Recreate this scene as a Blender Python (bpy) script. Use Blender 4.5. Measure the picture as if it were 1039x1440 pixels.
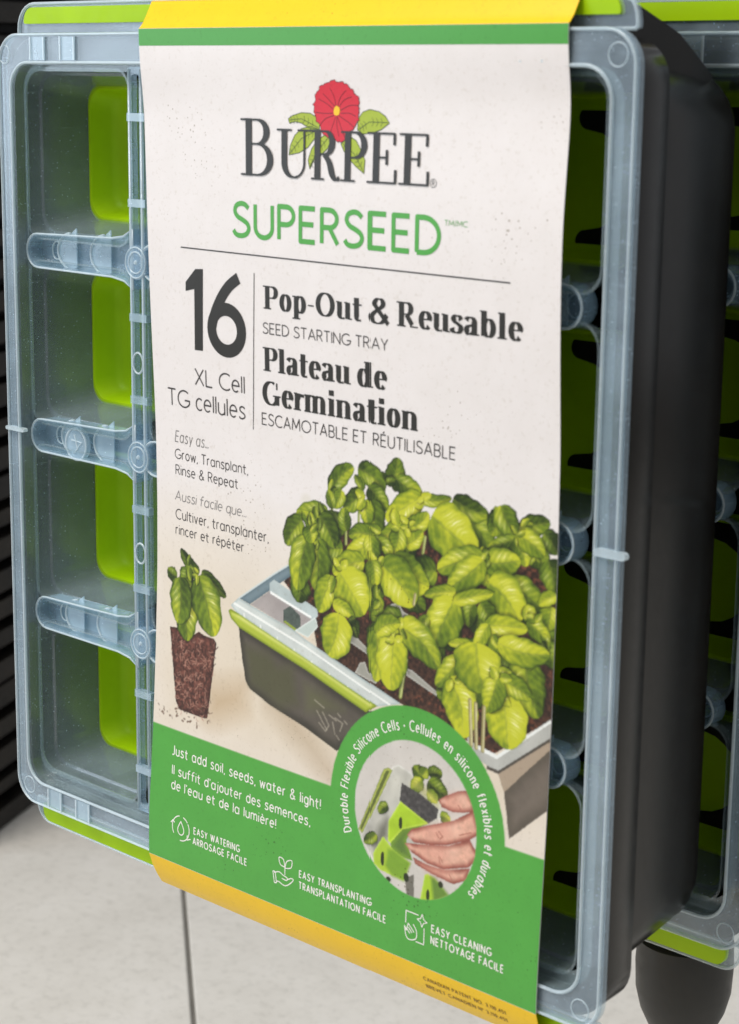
import bpy, bmesh, math, random
import numpy as np
from mathutils import Matrix, Vector

for o in list(bpy.data.objects):
    bpy.data.objects.remove(o)
scn = bpy.context.scene
COL = scn.collection
rng = random.Random(7)
R = math.radians

# ------------------------------------------------------------------ camera, world, lamps, exposure
TW, TH = 349.0, 360.0          # tray front, mm
BASE = 0.42                    # height of the tray's lower edge above the floor, m
def W3(x, y, z):               # tray millimetres (x right, y up, z out of the front) -> metres about the tray's base
    return ((x - TW / 2) / 1000, -z / 1000, y / 1000)

cam = bpy.data.cameras.new('camera'); camo = bpy.data.objects.new('camera', cam); COL.objects.link(camo)
ax_x, ax_y, ax_z = (Vector((a, -c, b)) for a, b, c in ((0.726535, 0.012141, -0.687022), (-0.156862, 0.976373, -0.148629), (0.668985, 0.215752, 0.711274)))
m = Matrix((ax_x, ax_y, ax_z)).transposed().to_4x4()
m.translation = Vector(W3(737.3, 341.8, 537.3)) + Vector((0, 0, BASE))
camo.matrix_world = m
cam.sensor_fit = 'VERTICAL'; cam.sensor_height = 24; cam.lens = 2750 / 1440 * 24
cam.clip_start = 0.02; cam.clip_end = 60
cam.dof.use_dof = True; cam.dof.focus_distance = 0.90; cam.dof.aperture_fstop = 13
scn.camera = camo

world = bpy.data.worlds.new('World'); scn.world = world; world.use_nodes = True
world.node_tree.nodes['Background'].inputs[0].default_value = (0.93, 0.96, 1.0, 1)
world.node_tree.nodes['Background'].inputs[1].default_value = 0.42

def area(name, loc, target, sx, sy, power, col):
    l = bpy.data.lights.new(name, 'AREA'); l.shape = 'RECTANGLE'; l.size = sx; l.size_y = sy; l.energy = power; l.color = col
    o = bpy.data.objects.new(name, l); COL.objects.link(o); o.location = loc
    o.rotation_euler = (Vector(target) - Vector(loc)).to_track_quat('-Z', 'Y').to_euler()
    return o
area('ceiling_light', (-0.6, -1.45, 2.95), (0.0, 0, 0.5), 1.5, 0.8, 72, (1.0, 0.955, 0.90))
area('window_light', (-2.3, -2.0, 1.25), (-0.1, 0, 0.6), 1.3, 1.6, 27, (0.74, 0.86, 1.0))
area('warm_fill_light', (1.9, -1.3, 2.2), (0.1, 0, 0.6), 1.2, 0.5, 3, (1.0, 0.80, 0.52))  # dim warm fill added off-frame to warm the right side, no known lamp

scn.view_settings.view_transform = 'Standard'; scn.view_settings.look = 'None'
scn.view_settings.exposure = 0.0; scn.view_settings.gamma = 1.0
scn.render.engine = 'CYCLES'
scn.cycles.transparent_max_bounces = 40
scn.cycles.max_bounces = 10

# ------------------------------------------------------------------ colours and materials
def lin(c):
    return tuple(((v / 255) / 12.92 if v / 255 <= .04045 else ((v / 255 + .055) / 1.055) ** 2.4) for v in c)
def newmat(name):
    mt = bpy.data.materials.new(name); mt.use_nodes = True
    nt = mt.node_tree; return mt, nt, nt.nodes['Principled BSDF']
def nd(nt, kind, **kw):
    n = nt.nodes.new(kind)
    for k, v in kw.items():
        if isinstance(k, str) and hasattr(n, k): setattr(n, k, v)
    return n
def tex_noise(nt, scale, detail=4, rough=.6, vec=None):
    n = nt.nodes.new('ShaderNodeTexNoise'); n.inputs['Scale'].default_value = scale; n.inputs['Detail'].default_value = detail; n.inputs['Roughness'].default_value = rough
    if vec is not None: nt.links.new(vec, n.inputs['Vector'])
    return n
def ramp(nt, src, stops):
    r = nt.nodes.new('ShaderNodeValToRGB'); nt.links.new(src, r.inputs[0]); e = r.color_ramp.elements
    while len(e) < len(stops): e.new(0.5)
    for el, (p, c) in zip(e, stops): el.position = p; el.color = (*c, 1) if len(c) == 3 else c
    return r.outputs[0]
def mulmix(nt, a, b, fac=1.0):
    mx = nt.nodes.new('ShaderNodeMix'); mx.data_type = 'RGBA'; mx.blend_type = 'MULTIPLY'; mx.inputs[0].default_value = fac
    nt.links.new(a, mx.inputs[6]); nt.links.new(b, mx.inputs[7]); return mx.outputs[2]
def objco(nt):
    return nt.nodes.new('ShaderNodeTexCoord').outputs['Object']
def bump(nt, b, h, strength, dist=.001):
    bp = nt.nodes.new('ShaderNodeBump'); bp.inputs['Strength'].default_value = strength; bp.inputs['Distance'].default_value = dist
    nt.links.new(h, bp.inputs['Height']); nt.links.new(bp.outputs[0], b.inputs['Normal'])

def plastic(name, col, rough, spec=.5, var=.12, scratch=True, coat=0.):
    mt, nt, b = newmat(name); co = objco(nt)
    n = tex_noise(nt, 35, 5, .6, co)
    base = ramp(nt, n.outputs[0], [(.3, tuple(c * (1 - var) for c in col)), (.7, tuple(min(1, c * (1 + var)) for c in col))])
    nt.links.new(base, b.inputs['Base Color'])
    b.inputs['Specular IOR Level'].default_value = spec
    n2 = tex_noise(nt, 220, 3, .7, co)
    rr = nt.nodes.new('ShaderNodeMapRange'); rr.inputs[3].default_value = rough * .75; rr.inputs[4].default_value = rough * 1.3
    nt.links.new(n2.outputs[0], rr.inputs[0]); nt.links.new(rr.outputs[0], b.inputs['Roughness'])
    bump(nt, b, n.outputs[0], .04, .0006)
    return mt
def clear(name, col, fac, edge, rough=.14):
    """thin moulded clear plastic: mostly see-through, a milky haze, a Fresnel gloss, scuffs and dust"""
    mt, nt, b = newmat(name); co = objco(nt)
    b.inputs['Base Color'].default_value = (*col, 1); b.inputs['Roughness'].default_value = .5; b.inputs['Specular IOR Level'].default_value = .2
    n = tex_noise(nt, 90, 4, .6, co)
    bp = nt.nodes.new('ShaderNodeBump'); bp.inputs['Strength'].default_value = .12; bp.inputs['Distance'].default_value = .0006; nt.links.new(n.outputs[0], bp.inputs['Height'])
    tr = nt.nodes.new('ShaderNodeBsdfTransparent'); tr.inputs[0].default_value = (.94, .975, .985, 1)
    lw = nt.nodes.new('ShaderNodeLayerWeight'); lw.inputs[0].default_value = .35
    ma = nt.nodes.new('ShaderNodeMath'); ma.operation = 'MULTIPLY_ADD'; ma.inputs[1].default_value = edge; ma.inputs[2].default_value = fac
    nt.links.new(lw.outputs['Facing'], ma.inputs[0])
    scv = nt.nodes.new('ShaderNodeVectorMath'); scv.operation = 'MULTIPLY'; scv.inputs[1].default_value = (60, 60, 900); nt.links.new(co, scv.inputs[0])
    sc = tex_noise(nt, 1.0, 3, .6, scv.outputs[0]); cloud = tex_noise(nt, 28, 4, .6, co)
    scr = ramp(nt, sc.outputs[0], [(.62, (0, 0, 0)), (.76, (.16, .16, .16))])
    cl = ramp(nt, cloud.outputs[0], [(.42, (0, 0, 0)), (.75, (.14, .14, .14))])
    v = nt.nodes.new('ShaderNodeTexVoronoi'); v.inputs['Scale'].default_value = 380; nt.links.new(co, v.inputs['Vector'])
    sp = ramp(nt, v.outputs['Distance'], [(.07, (.35, .35, .35)), (.12, (0, 0, 0))])
    tot = ma.outputs[0]
    for extra in (scr, cl, sp):
        ad = nt.nodes.new('ShaderNodeMath'); ad.operation = 'ADD'; ad.use_clamp = True; nt.links.new(tot, ad.inputs[0]); nt.links.new(extra, ad.inputs[1]); tot = ad.outputs[0]
    mx = nt.nodes.new('ShaderNodeMixShader'); nt.links.new(tot, mx.inputs[0]); nt.links.new(tr.outputs[0], mx.inputs[1]); nt.links.new(b.outputs[0], mx.inputs[2])
    gl = nt.nodes.new('ShaderNodeBsdfGlossy'); gl.inputs['Roughness'].default_value = rough; nt.links.new(bp.outputs[0], gl.inputs['Normal'])
    lf = nt.nodes.new('ShaderNodeLayerWeight'); lf.inputs[0].default_value = .5; nt.links.new(bp.outputs[0], lf.inputs['Normal'])
    pw = nt.nodes.new('ShaderNodeMath'); pw.operation = 'POWER'; pw.inputs[1].default_value = 5.0; nt.links.new(lf.outputs['Facing'], pw.inputs[0])
    fr = nt.nodes.new('ShaderNodeMath'); fr.operation = 'MULTIPLY_ADD'; fr.inputs[1].default_value = .9; fr.inputs[2].default_value = .05; nt.links.new(pw.outputs[0], fr.inputs[0])
    m2 = nt.nodes.new('ShaderNodeMixShader'); nt.links.new(fr.outputs[0], m2.inputs[0]); nt.links.new(mx.outputs[0], m2.inputs[1]); nt.links.new(gl.outputs[0], m2.inputs[2])
    nt.links.new(m2.outputs[0], nt.nodes['Material Output'].inputs[0])
    return mt
def dirt(nt, co):
    """specks and smudges on the paper: 1 = clean"""
    sh = nt.nodes.new('ShaderNodeVectorMath'); sh.operation = 'ADD'; sh.inputs[1].default_value = (1.37, 2.11, .73); nt.links.new(co, sh.inputs[0]); co = sh.outputs[0]
    v = nt.nodes.new('ShaderNodeTexVoronoi'); v.inputs['Scale'].default_value = 520; nt.links.new(co, v.inputs['Vector'])
    pick = tex_noise(nt, 22, 4, .7, co)
    th = nt.nodes.new('ShaderNodeMapRange'); th.inputs[1].default_value = .46; th.inputs[2].default_value = .72; th.inputs[3].default_value = 0.0; th.inputs[4].default_value = .27
    nt.links.new(pick.outputs[0], th.inputs[0])
    lt = nt.nodes.new('ShaderNodeMath'); lt.operation = 'LESS_THAN'; nt.links.new(v.outputs['Distance'], lt.inputs[0]); nt.links.new(th.outputs[0], lt.inputs[1])
    vc = nt.nodes.new('ShaderNodeMath'); vc.operation = 'LESS_THAN'; vc.inputs[1].default_value = .35
    nt.links.new(v.outputs['Color'], vc.inputs[0])
    mu = nt.nodes.new('ShaderNodeMath'); mu.operation = 'MULTIPLY'; nt.links.new(lt.outputs[0], mu.inputs[0]); nt.links.new(vc.outputs[0], mu.inputs[1])
    return ramp(nt, mu.outputs[0], [(0., (1, 1, 1)), (1., (.60, .56, .51))])
def paper(name, col=None, attr=None, rough=.36):
    mt, nt, b = newmat(name); co = objco(nt)
    if attr:
        a = nt.nodes.new('ShaderNodeAttribute'); a.attribute_name = attr; src = a.outputs['Color']
    else:
        rgb = nt.nodes.new('ShaderNodeRGB'); rgb.outputs[0].default_value = (*col, 1); src = rgb.outputs[0]
    n = tex_noise(nt, 60, 6, .65, co)
    tone = ramp(nt, n.outputs[0], [(.3, (.955, .95, .94)), (.7, (1, 1, 1))])
    grain = tex_noise(nt, 520, 3, .7, co); gr = ramp(nt, grain.outputs[0], [(.30, (.90, .885, .86)), (.43, (1, 1, 1))])
    src = mulmix(nt, mulmix(nt, mulmix(nt, src, tone), dirt(nt, co)), gr)
    nt.links.new(src, b.inputs['Base Color']); b.inputs['Roughness'].default_value = rough; b.inputs['Specular IOR Level'].default_value = .35
    n2 = tex_noise(nt, 900, 3, .6, co); bump(nt, b, n2.outputs[0], .08, .0003)
    return mt

M = {}
M['clear'] = clear('frosted_clear_plastic', (.58, .73, .86), .12, .20)
M['clear_edge'] = clear('clear_plastic_edge', (.76, .87, .93), .34, .40, .10)
M['clear_bar'] = clear('clear_plastic_bar', (.52, .73, .92), .19, .26, .10)
M['clear_fin'] = clear('clear_plastic_fin', (.62, .79, .92), .26, .15, .14)
M['clear_wall'] = clear('clear_cell_wall', (.46, .58, .62), .125, .16, .16)
M['lime'] = plastic('lime_silicone', lin((166, 206, 6)), .45, .22, .06)
M['black'] = plastic('black_plastic', (.011, .0095, .008), .22, .22, .3)
M['slot'] = plastic('dark_slot', (.008, .008, .007), .6, .3)
M['metal'] = plastic('dark_grey_steel', (.026, .026, .024), .42, .4, .2)
M['crate'] = plastic('dark_brown_slats', (.009, .007, .005), .5, .25, .6)
M['white'] = paper('white_card', lin((235, 229, 227)))
M['art'] = paper('printed_picture', attr='ink')
M['yellow'] = paper('yellow_card', lin((252, 204, 8)))
M['green'] = paper('green_ink', lin((80, 162, 68)))
M['ink_green'] = paper('green_lettering_ink', lin((84, 168, 74)))
M['ink_dark'] = paper('black_lettering_ink', lin((50, 48, 44)))
M['ink_grey'] = paper('grey_lettering_ink', lin((66, 62, 60)))
M['ink_light'] = paper('pale_grey_lettering_ink', lin((128, 124, 122)))
M['ink_white'] = paper('white_lettering_ink', lin((240, 238, 230)))
M['ink_brown'] = paper('brown_lettering_ink', lin((120, 84, 20)))
M['ink_red'] = paper('red_flower_ink', lin((214, 32, 52)))
M['ink_maroon'] = paper('dark_red_line_ink', lin((110, 16, 30)))
M['ink_leaf'] = paper('leaf_green_ink', lin((168, 186, 50)))
M['ink_line'] = paper('leaf_outline_ink', lin((74, 88, 34)))
M['ink_yolk'] = paper('yellow_centre_ink', lin((246, 200, 30)))

def tile_mat():
    mt, nt, b = newmat('grey_floor_tile'); co = nt.nodes.new('ShaderNodeNewGeometry').outputs['Position']
    n = tex_noise(nt, 14, 6, .65, co); n2 = tex_noise(nt, 95, 5, .75, co)
    c1 = ramp(nt, n.outputs[0], [(.32, (.73, .695, .63)), (.55, (.79, .755, .69)), (.72, (.83, .795, .735))])
    c2 = ramp(nt, n2.outputs[0], [(.32, (.84, .84, .83)), (.5, (1, 1, 1))])
    nt.links.new(mulmix(nt, c1, c2), b.inputs['Base Color']); b.inputs['Roughness'].default_value = .45
    bump(nt, b, n2.outputs[0], .1, .001); return mt
M['tile'] = tile_mat()
M['grout'] = plastic('dark_grout', (.22, .21, .19), .9, .2)

# ------------------------------------------------------------------ mesh helpers
def mesh_obj(name, verts, faces, mat, parent=None, smooth=False, raw=False):
    me = bpy.data.meshes.new(name)
    me.from_pydata([v if raw else W3(*v) for v in verts], [], faces); me.update()
    bm = bmesh.new(); bm.from_mesh(me); bmesh.ops.recalc_face_normals(bm, faces=bm.faces); bm.to_mesh(me); bm.free()
    if smooth: me.polygons.foreach_set('use_smooth', [True] * len(me.polygons))
    me.materials.append(M[mat] if isinstance(mat, str) else mat)
    o = bpy.data.objects.new(name, me); COL.objects.link(o)
    if parent: o.parent = parent
    return o
def tag(o, label, cat, group=None):
    o['label'] = label; o['category'] = cat
    if group: o['group'] = group
    return o
def empty(name, loc):
    e = bpy.data.objects.new(name, None); COL.objects.link(e); e.location = loc; e.empty_display_size = .05; return e
def rr(x0, x1, y0, y1, r, n=6):
    """rounded rectangle, counter-clockwise; r may be one radius or four (bl, br, tr, tl)"""
    q = r if isinstance(r, (tuple, list)) else (r,) * 4; out = []
    for (cx, cy, a0), rad in zip(((x0, y0, 180), (x1, y0, 270), (x1, y1, 0), (x0, y1, 90)), q):
        sx = 1 if cx == x0 else -1; sy = 1 if cy == y0 else -1
        for k in range(n + 1):
            a = R(a0 + 90 * k / n); out.append((cx + sx * rad + rad * math.cos(a), cy + sy * rad + rad * math.sin(a)))
    return out
class MB:
    def __init__(s): s.v = []; s.f = []
    def loop(s, pts, z): i = len(s.v); s.v += [(x, y, z) for x, y in pts]; return list(range(i, i + len(pts)))
    def bridge(s, a, b):
        n = len(a)
        for k in range(n): s.f.append((a[k], a[(k + 1) % n], b[(k + 1) % n], b[k]))
    def cap(s, a): s.f.append(tuple(a))
    def prism(s, pts, z0, z1):
        a = s.loop(pts, z0); b = s.loop(pts, z1); s.bridge(a, b); s.cap(a[::-1]); s.cap(b)
    def slab(s, loops):
        ids = [s.loop(p, z) for p, z in loops]
        for a, b in zip(ids, ids[1:]): s.bridge(a, b)
        s.cap(ids[0][::-1]); s.cap(ids[-1])
    def ring(s, outer, inner, z0, z1):
        a = s.loop(outer, z0); b = s.loop(outer, z1); c = s.loop(inner, z1); d = s.loop(inner, z0)
        s.bridge(a, b); s.bridge(b, c); s.bridge(c, d); s.bridge(d, a)
    def tube(s, pts, rad, closed=True, n=6):
        """round bead along 3-D points"""
        P = [Vector(p) for p in pts]; N = len(P); rings = []
        for i in range(N):
            a = P[(i - 1) % N] if closed or i > 0 else P[i]; b = P[(i + 1) % N] if closed or i < N - 1 else P[i]
            t = (b - a).normalized(); up = Vector((0, 0, 1)) if abs(t.z) < .9 else Vector((0, 1, 0))
            u = t.cross(up).normalized(); w = u.cross(t)
            i0 = len(s.v)
            for k in range(n):
                q = P[i] + rad * (math.cos(2 * math.pi * k / n) * u + math.sin(2 * math.pi * k / n) * w); s.v.append(tuple(q))
            rings.append(list(range(i0, i0 + n)))
        for i in range(N if closed else N - 1): s.bridge(rings[i], rings[(i + 1) % N])
        if not closed: s.cap(rings[0][::-1]); s.cap(rings[-1])
    def box(s, x0, x1, y0, y1, z0, z1): s.prism([(x0, y0), (x1, y0), (x1, y1), (x0, y1)], z0, z1)
    def build(s, name, mat, parent=None, smooth=False): return mesh_obj(name, s.v, s.f, mat, parent, smooth)
def circ(cx, cy, rx, ry=None, n=24):
    ry = ry or rx
    return [(cx + rx * math.cos(2 * math.pi * k / n), cy + ry * math.sin(2 * math.pi * k / n)) for k in range(n)]
def put(src, parent, loc):
    """another piece with the same mesh, moved by tray millimetres"""
    o = src.copy(); COL.objects.link(o); o.parent = parent; o.location = Vector((loc[0] / 1000, -loc[2] / 1000, loc[1] / 1000)); return o

# ------------------------------------------------------------------ the floor
fl = empty('floor', (0, 0, 0)); fl['kind'] = 'structure'
ad, bd = Vector((.772, -.636, 0)), Vector((-.636, -.772, 0))       # joint directions in the floor plane
def fpt(a, b, z): p = ad * a / 1000 + bd * b / 1000; return (p.x - TW / 2000, p.y, z)
tile0 = None; G = 2.1
for i in range(-5, 3):
    for j in range(-5, 3):
        a0, b0 = -1100 + 600 * (i + 1), -104 + 600 * j
        if tile0 is None:
            vs = []; 
            for z, ins in ((-.012, 0), (-.0015, 0), (0, 1.6)):
                for (u, v) in ((0, 0), (1, 0), (1, 1), (0, 1)):
                    vs.append(fpt(G + ins + u * (600 - 2 * G - 2 * ins), G + ins + v * (600 - 2 * G - 2 * ins), z))
            org = fpt(0, 0, 0); vs = [(x - org[0], y - org[1], z) for x, y, z in vs]
            fs = [(0, 1, 5, 4), (1, 2, 6, 5), (2, 3, 7, 6), (3, 0, 4, 7), (4, 5, 9, 8), (5, 6, 10, 9), (6, 7, 11, 10), (7, 4, 8, 11), (8, 9, 10, 11)]
            tile0 = t = mesh_obj('tile', vs, fs, 'tile', fl, raw=True)
        else:
            t = tile0.copy(); COL.objects.link(t)
        t.location = fpt(a0, b0, 0)
mesh_obj('grout_bed', [(-4, -4, -.004), (4, -4, -.004), (4, 5, -.004), (-4, 5, -.004), (-4, -4, -.05), (4, -4, -.05), (4, 5, -.05), (-4, 5, -.05)],
         [(0, 1, 2, 3), (4, 5, 6, 7), (0, 1, 5, 4), (1, 2, 6, 5), (2, 3, 7, 6), (3, 0, 4, 7)], 'grout', fl, raw=True)

# ------------------------------------------------------------------ the seed tray
GX = [8.0 + 83.6 * k for k in range(4)]           # left edge of each cell opening
GY = [14.5 + 85.0 * k for k in range(4)]          # lower edge of each cell opening
CW, CH = 73.5, 76.0
ZB = -7.5                                         # the grid sits below the rim
def make_tray(name):
    t = empty(name, (0, 0, BASE))
    # rim: flat ring with beaded edges, an outer skirt and an inner drop wall
    outer = rr(0, TW, 0, TH, 13, 8); inner = rr(8.2, TW - 10, 11.2, TH - 12.5, 12, 8)
    b = MB(); b.ring(outer, inner, -2.6, -1.4); rim = b.build('rim', 'clear', t)
    b = MB(); b.ring(rr(0, TW, 0, TH, 13, 8), rr(1, TW - 1, 1, TH - 1, 12, 8), -5.0, -2.7); b.build('skirt', 'clear', rim)
    b = MB(); b.tube([(x, y, -1.0) for x, y in rr(.6, TW - .6, .6, TH - .6, 12.4, 8)], .62); b.build('outer_bead', 'clear_edge', rim, True)
    b = MB(); b.tube([(x, y, -1.2) for x, y in inner], .75); b.build('inner_bead', 'clear_edge', rim, True)
    b = MB(); b.ring(inner, rr(9.2, TW - 11, 12.2, TH - 13.5, 11, 8), ZB - 1, -2.7); b.build('drop_wall', 'clear_wall', rim)
    b = MB(); b.ring(rr(8.6, TW - 10.4, 11.6, TH - 12.9, 12, 8), rr(9.6, TW - 13.5, 16.8, TH - 16.2, 9, 8), ZB - 1.9, ZB - 1.1); b.build('ledge', 'clear_wall', rim)
    ring0 = None
    for cx, cy in ((TW - 8.2, TH - 9), (8.6, 8.4), (TW - 9, 8), (4.0, TH - 9)):
        if ring0 is None:
            b = MB(); b.tube([(x, y, 0) for x, y in circ(0, 0, 4.0)], .28); ring0 = r = b.build('moulding_ring', 'clear_edge', rim, True); ring0.data.transform(Matrix.Translation((TW / 2000, 0, 0)))
        else: r = ring0.copy(); COL.objects.link(r)
        r.location = W3(cx, cy, -1.35)
    # ribs across the rim, top and bottom
    for x in (24, 45, 125, 150, 215, 240, 300):
        for y0, y1, hi in ((TH - 11.6, TH - 1.6, 0), (1.6, 10.4, 3)):
            b = MB(); b.box(x, x + 9.5, y0, y1, -1.35, -.9); fl_ = b.build('rib', 'clear_fin', rim)
            b = MB()
            for xe in (x, x + 9.5): b.box(xe - .4, xe + .4, y0, y1, -.95, -.25)
            b.build('rib_edge', 'clear_edge', fl_)
    for y in (182,):
        b = MB(); b.slab([(rr(TW - 9.5, TW + 4, y - 1.4, y + 1.4, 1.3, 3), -2.2), (rr(TW - 9.5, TW + 4, y - 1.4, y + 1.4, 1.3, 3), .4)]); b.build('side_lug', 'clear_edge', rim)
        b = MB(); b.slab([(rr(-.8, 13, y - .9, y + .9, .8, 3), -2.2), (rr(-.8, 13, y - .9, y + .9, .8, 3), .2)]); b.build('side_lug', 'clear_edge', rim)
    # handle flange with the lime insert, above and below
    for y0, y1, rads, ly in ((TH - .5, TH + 12.8, (1, 1, 11, 11), (TH + 4.2, TH + 11.2)), (-10.6, 1.0, (9, 9, 1, 1), (-9.9, -1.4))):
        b = MB(); P = rr(7.5, TW - 5.0, y0, y1, rads, 6); b.slab([(P, -10), (P, -7.6)]); fg = b.build('flange', 'clear', t)
        b = MB(); b.tube([(x, y, -7.2) for x, y in P], .7); b.build('flange_bead', 'clear_edge', fg, True)
        b = MB(); P = rr(11.5, TW - 12, ly[0], ly[1], (5, 5, 1, 1) if y0 < 0 else (1, 1, 6, 6), 5); b.slab([(P, -9.4), (P, -6.8)]); b.build('lime_insert', 'lime', t)
    # grid bars
    cb = None
    for k in range(3):
        x0 = GX[k] + CW
        if cb is None:
            w = 10.1; b = MB(); b.ring(rr(0, w, 14, 346, 2, 3), rr(2.6, w - 2.6, 17, 343, 1.5, 3), ZB - 3, ZB); cb = c = b.build('column_bar', 'clear_bar', t); cb.data.transform(Matrix.Translation((TW / 2000, 0, 0)))
        else: c = cb.copy(); COL.objects.link(c)
        c.location = W3(x0, 0, 0)
        for xs in (1.2, 8.9):
            b = MB(); b.tube([(x0 + xs, 15, ZB + .2), (x0 + xs, 345, ZB + .2)], .6, False); b.build('bar_bead', 'clear_edge', c, True)
        for ch in c.children: ch.matrix_parent_inverse = Matrix.Translation(-Vector(W3(x0, 0, 0)))
    fin0 = finb = boss0 = hole0 = tab0 = end0 = num = None
    for r in range(3):
        yc = GY[r] + CH + 4.5
        for k in range(4):
            x0 = GX[k] + (1.5 if k == 0 else -2.0); x1 = GX[k] + CW + (2 if k < 3 else -1)
            if k < 3:
                loop = [(x0 + 7 - 7.6 * math.sin(R(a)), yc - .5 - 7.6 * math.cos(R(a))) for a in range(0, 181, 18)] + [(x1 - 14, yc + 8.4), (x1 - 6, yc + 9.6), (x1, yc + 13), (x1, yc - 13), (x1 - 6, yc - 9.6), (x1 - 14, yc - 8.4)]
            else:
                loop = [(x0 + 7 - 7.6 * math.sin(R(a)), yc - .5 - 7.6 * math.cos(R(a))) for a in range(0, 181, 18)] + [(x1, yc + 8.2), (x1, yc - 8.2)]
            if k == 3:
                loop = [(x0, yc - 8.2), (x0, yc + 8.2)] + [(x1 - 14 + 7.6 * math.sin(R(a)), yc + 7.8 * math.cos(R(a))) for a in range(0, 181, 18)]
            b = MB(); b.prism(loop, ZB - 9, ZB - 7.4); bar = b.build('row_bar', 'clear_bar', t)
            b = MB(); L1 = b.loop(loop, ZB - 8); L2 = b.loop([(x, y) for x, y in loop], ZB)
            L3 = b.loop([(x + (.8 if x < (x0 + x1) / 2 else -.8), y + (.8 if y < yc else -.8)) for x, y in loop], ZB); L4 = b.loop([(x + (.8 if x < (x0 + x1) / 2 else -.8), y + (.8 if y < yc else -.8)) for x, y in loop], ZB - 7.3)
            b.bridge(L1, L2); b.bridge(L2, L3); b.bridge(L3, L4); b.build('bar_wall', 'clear_bar', bar)
            b = MB(); b.tube([(x, y, ZB) for x, y in loop], .5, True, 5); b.build('bar_bead', 'clear_edge', bar, True)
            for xf, rad in ((x0 + 25, 8.0), (x0 + 49, 8.6)) if k < 3 else ((x0 + 54, 8.0),):
                q = [(xf - rad * 1.15 * math.sin(R(a)), yc + rad * math.cos(R(a))) for a in range(0, 181, 15)]
                q = q[:1] + [(xf + 3.5, yc + rad + 1.5)] * 0 + q
                b = MB(); b.prism(q + [(xf + 3.6, yc - rad + 1.0), (xf + 3.6, yc + rad + 2.5)], ZB - 6, ZB - 5.4); f_ = b.build('fin', 'clear_fin', bar)
                b = MB(); b.tube([(x, y, ZB - 5) for x, y in q], .55, False, 5); b.build('fin_edge', 'clear_edge', f_, True)
            hx = x0 + 13 if k < 3 else x0 + 60
            b = MB(); b.tube([(x, y, ZB - 6.6) for x, y in circ(hx, yc - .4, 3.2, 4.1, 16)], .4 if k < 3 else .28, True, 5); b.build('hole_rim', 'clear_edge' if k < 3 else 'clear_fin', bar, True)
            if k < 3:
                bx = GX[k] + CW + 5.05
                b = MB(); b.slab([(circ(bx, yc - 1, 7.4), ZB - 4), (circ(bx, yc - 1, 7.4), ZB + .6), (circ(bx, yc - 1, 6.8), ZB + 1.0)]); bs = b.build('junction_boss', 'clear_bar', t)
                for rad in (6.6, 4.6): b = MB(); b.tube([(x, y, ZB + 1.05) for x, y in circ(bx, yc - 1, rad)], .36, True, 5); b.build('boss_ring', 'clear_edge', bs, True)
                b = MB(); b.slab([(circ(bx, yc - 1, 1.1, n=10), ZB + .9), (circ(bx, yc - 1, .6, n=10), ZB + 1.7)]); b.build('boss_pip', 'clear_edge', bs)
    for r in range(4):
        for k in range(3):
            bx = GX[k] + CW
            for dy in (18, 54):
                b = MB(); b.box(bx + .3, bx + 11.5, GY[r] + dy, GY[r] + dy + 3.4, ZB - 2, ZB + .9); b.build('bar_tab', 'clear_fin', t)
            if r in (1, 2):
                b = MB(); b.tube([(x, y, ZB + .3) for x, y in circ(bx + 5, GY[r] + 36, 3.3, 4.6, 18)], .5, True, 5); b.build('drain_ring', 'clear_edge', t, True)
    # moulded number disc beside the second divider
    b = MB(); yc = GY[1] + CH + 2.5; b.slab([(circ(39, yc, 7.6), ZB - 4.6), (circ(39, yc, 7.6), ZB - 2.4)]); dsc = b.build('number_disc', 'clear_fin', t)
    b = MB(); b.tube([(x, y, ZB - 2.2) for x, y in circ(39, yc, 7.3)], .55); b.build('disc_edge', 'clear_edge', dsc, True)
    b = MB(); b.tube([(37.5, yc - 4.4, ZB - 2.2), (43, yc + 1.2, ZB - 2.2), (36, yc + 1.6, ZB - 2.2)], .45, False); b.tube([(38, yc + 4.4, ZB - 2.2), (40.3, yc - 2.4, ZB - 2.2)], .45, False); b.build('moulded_numeral', 'clear_edge', dsc)
    # cells: clear wall, lime pop-out cup with drain slots
    wall0 = cup0 = None
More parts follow.
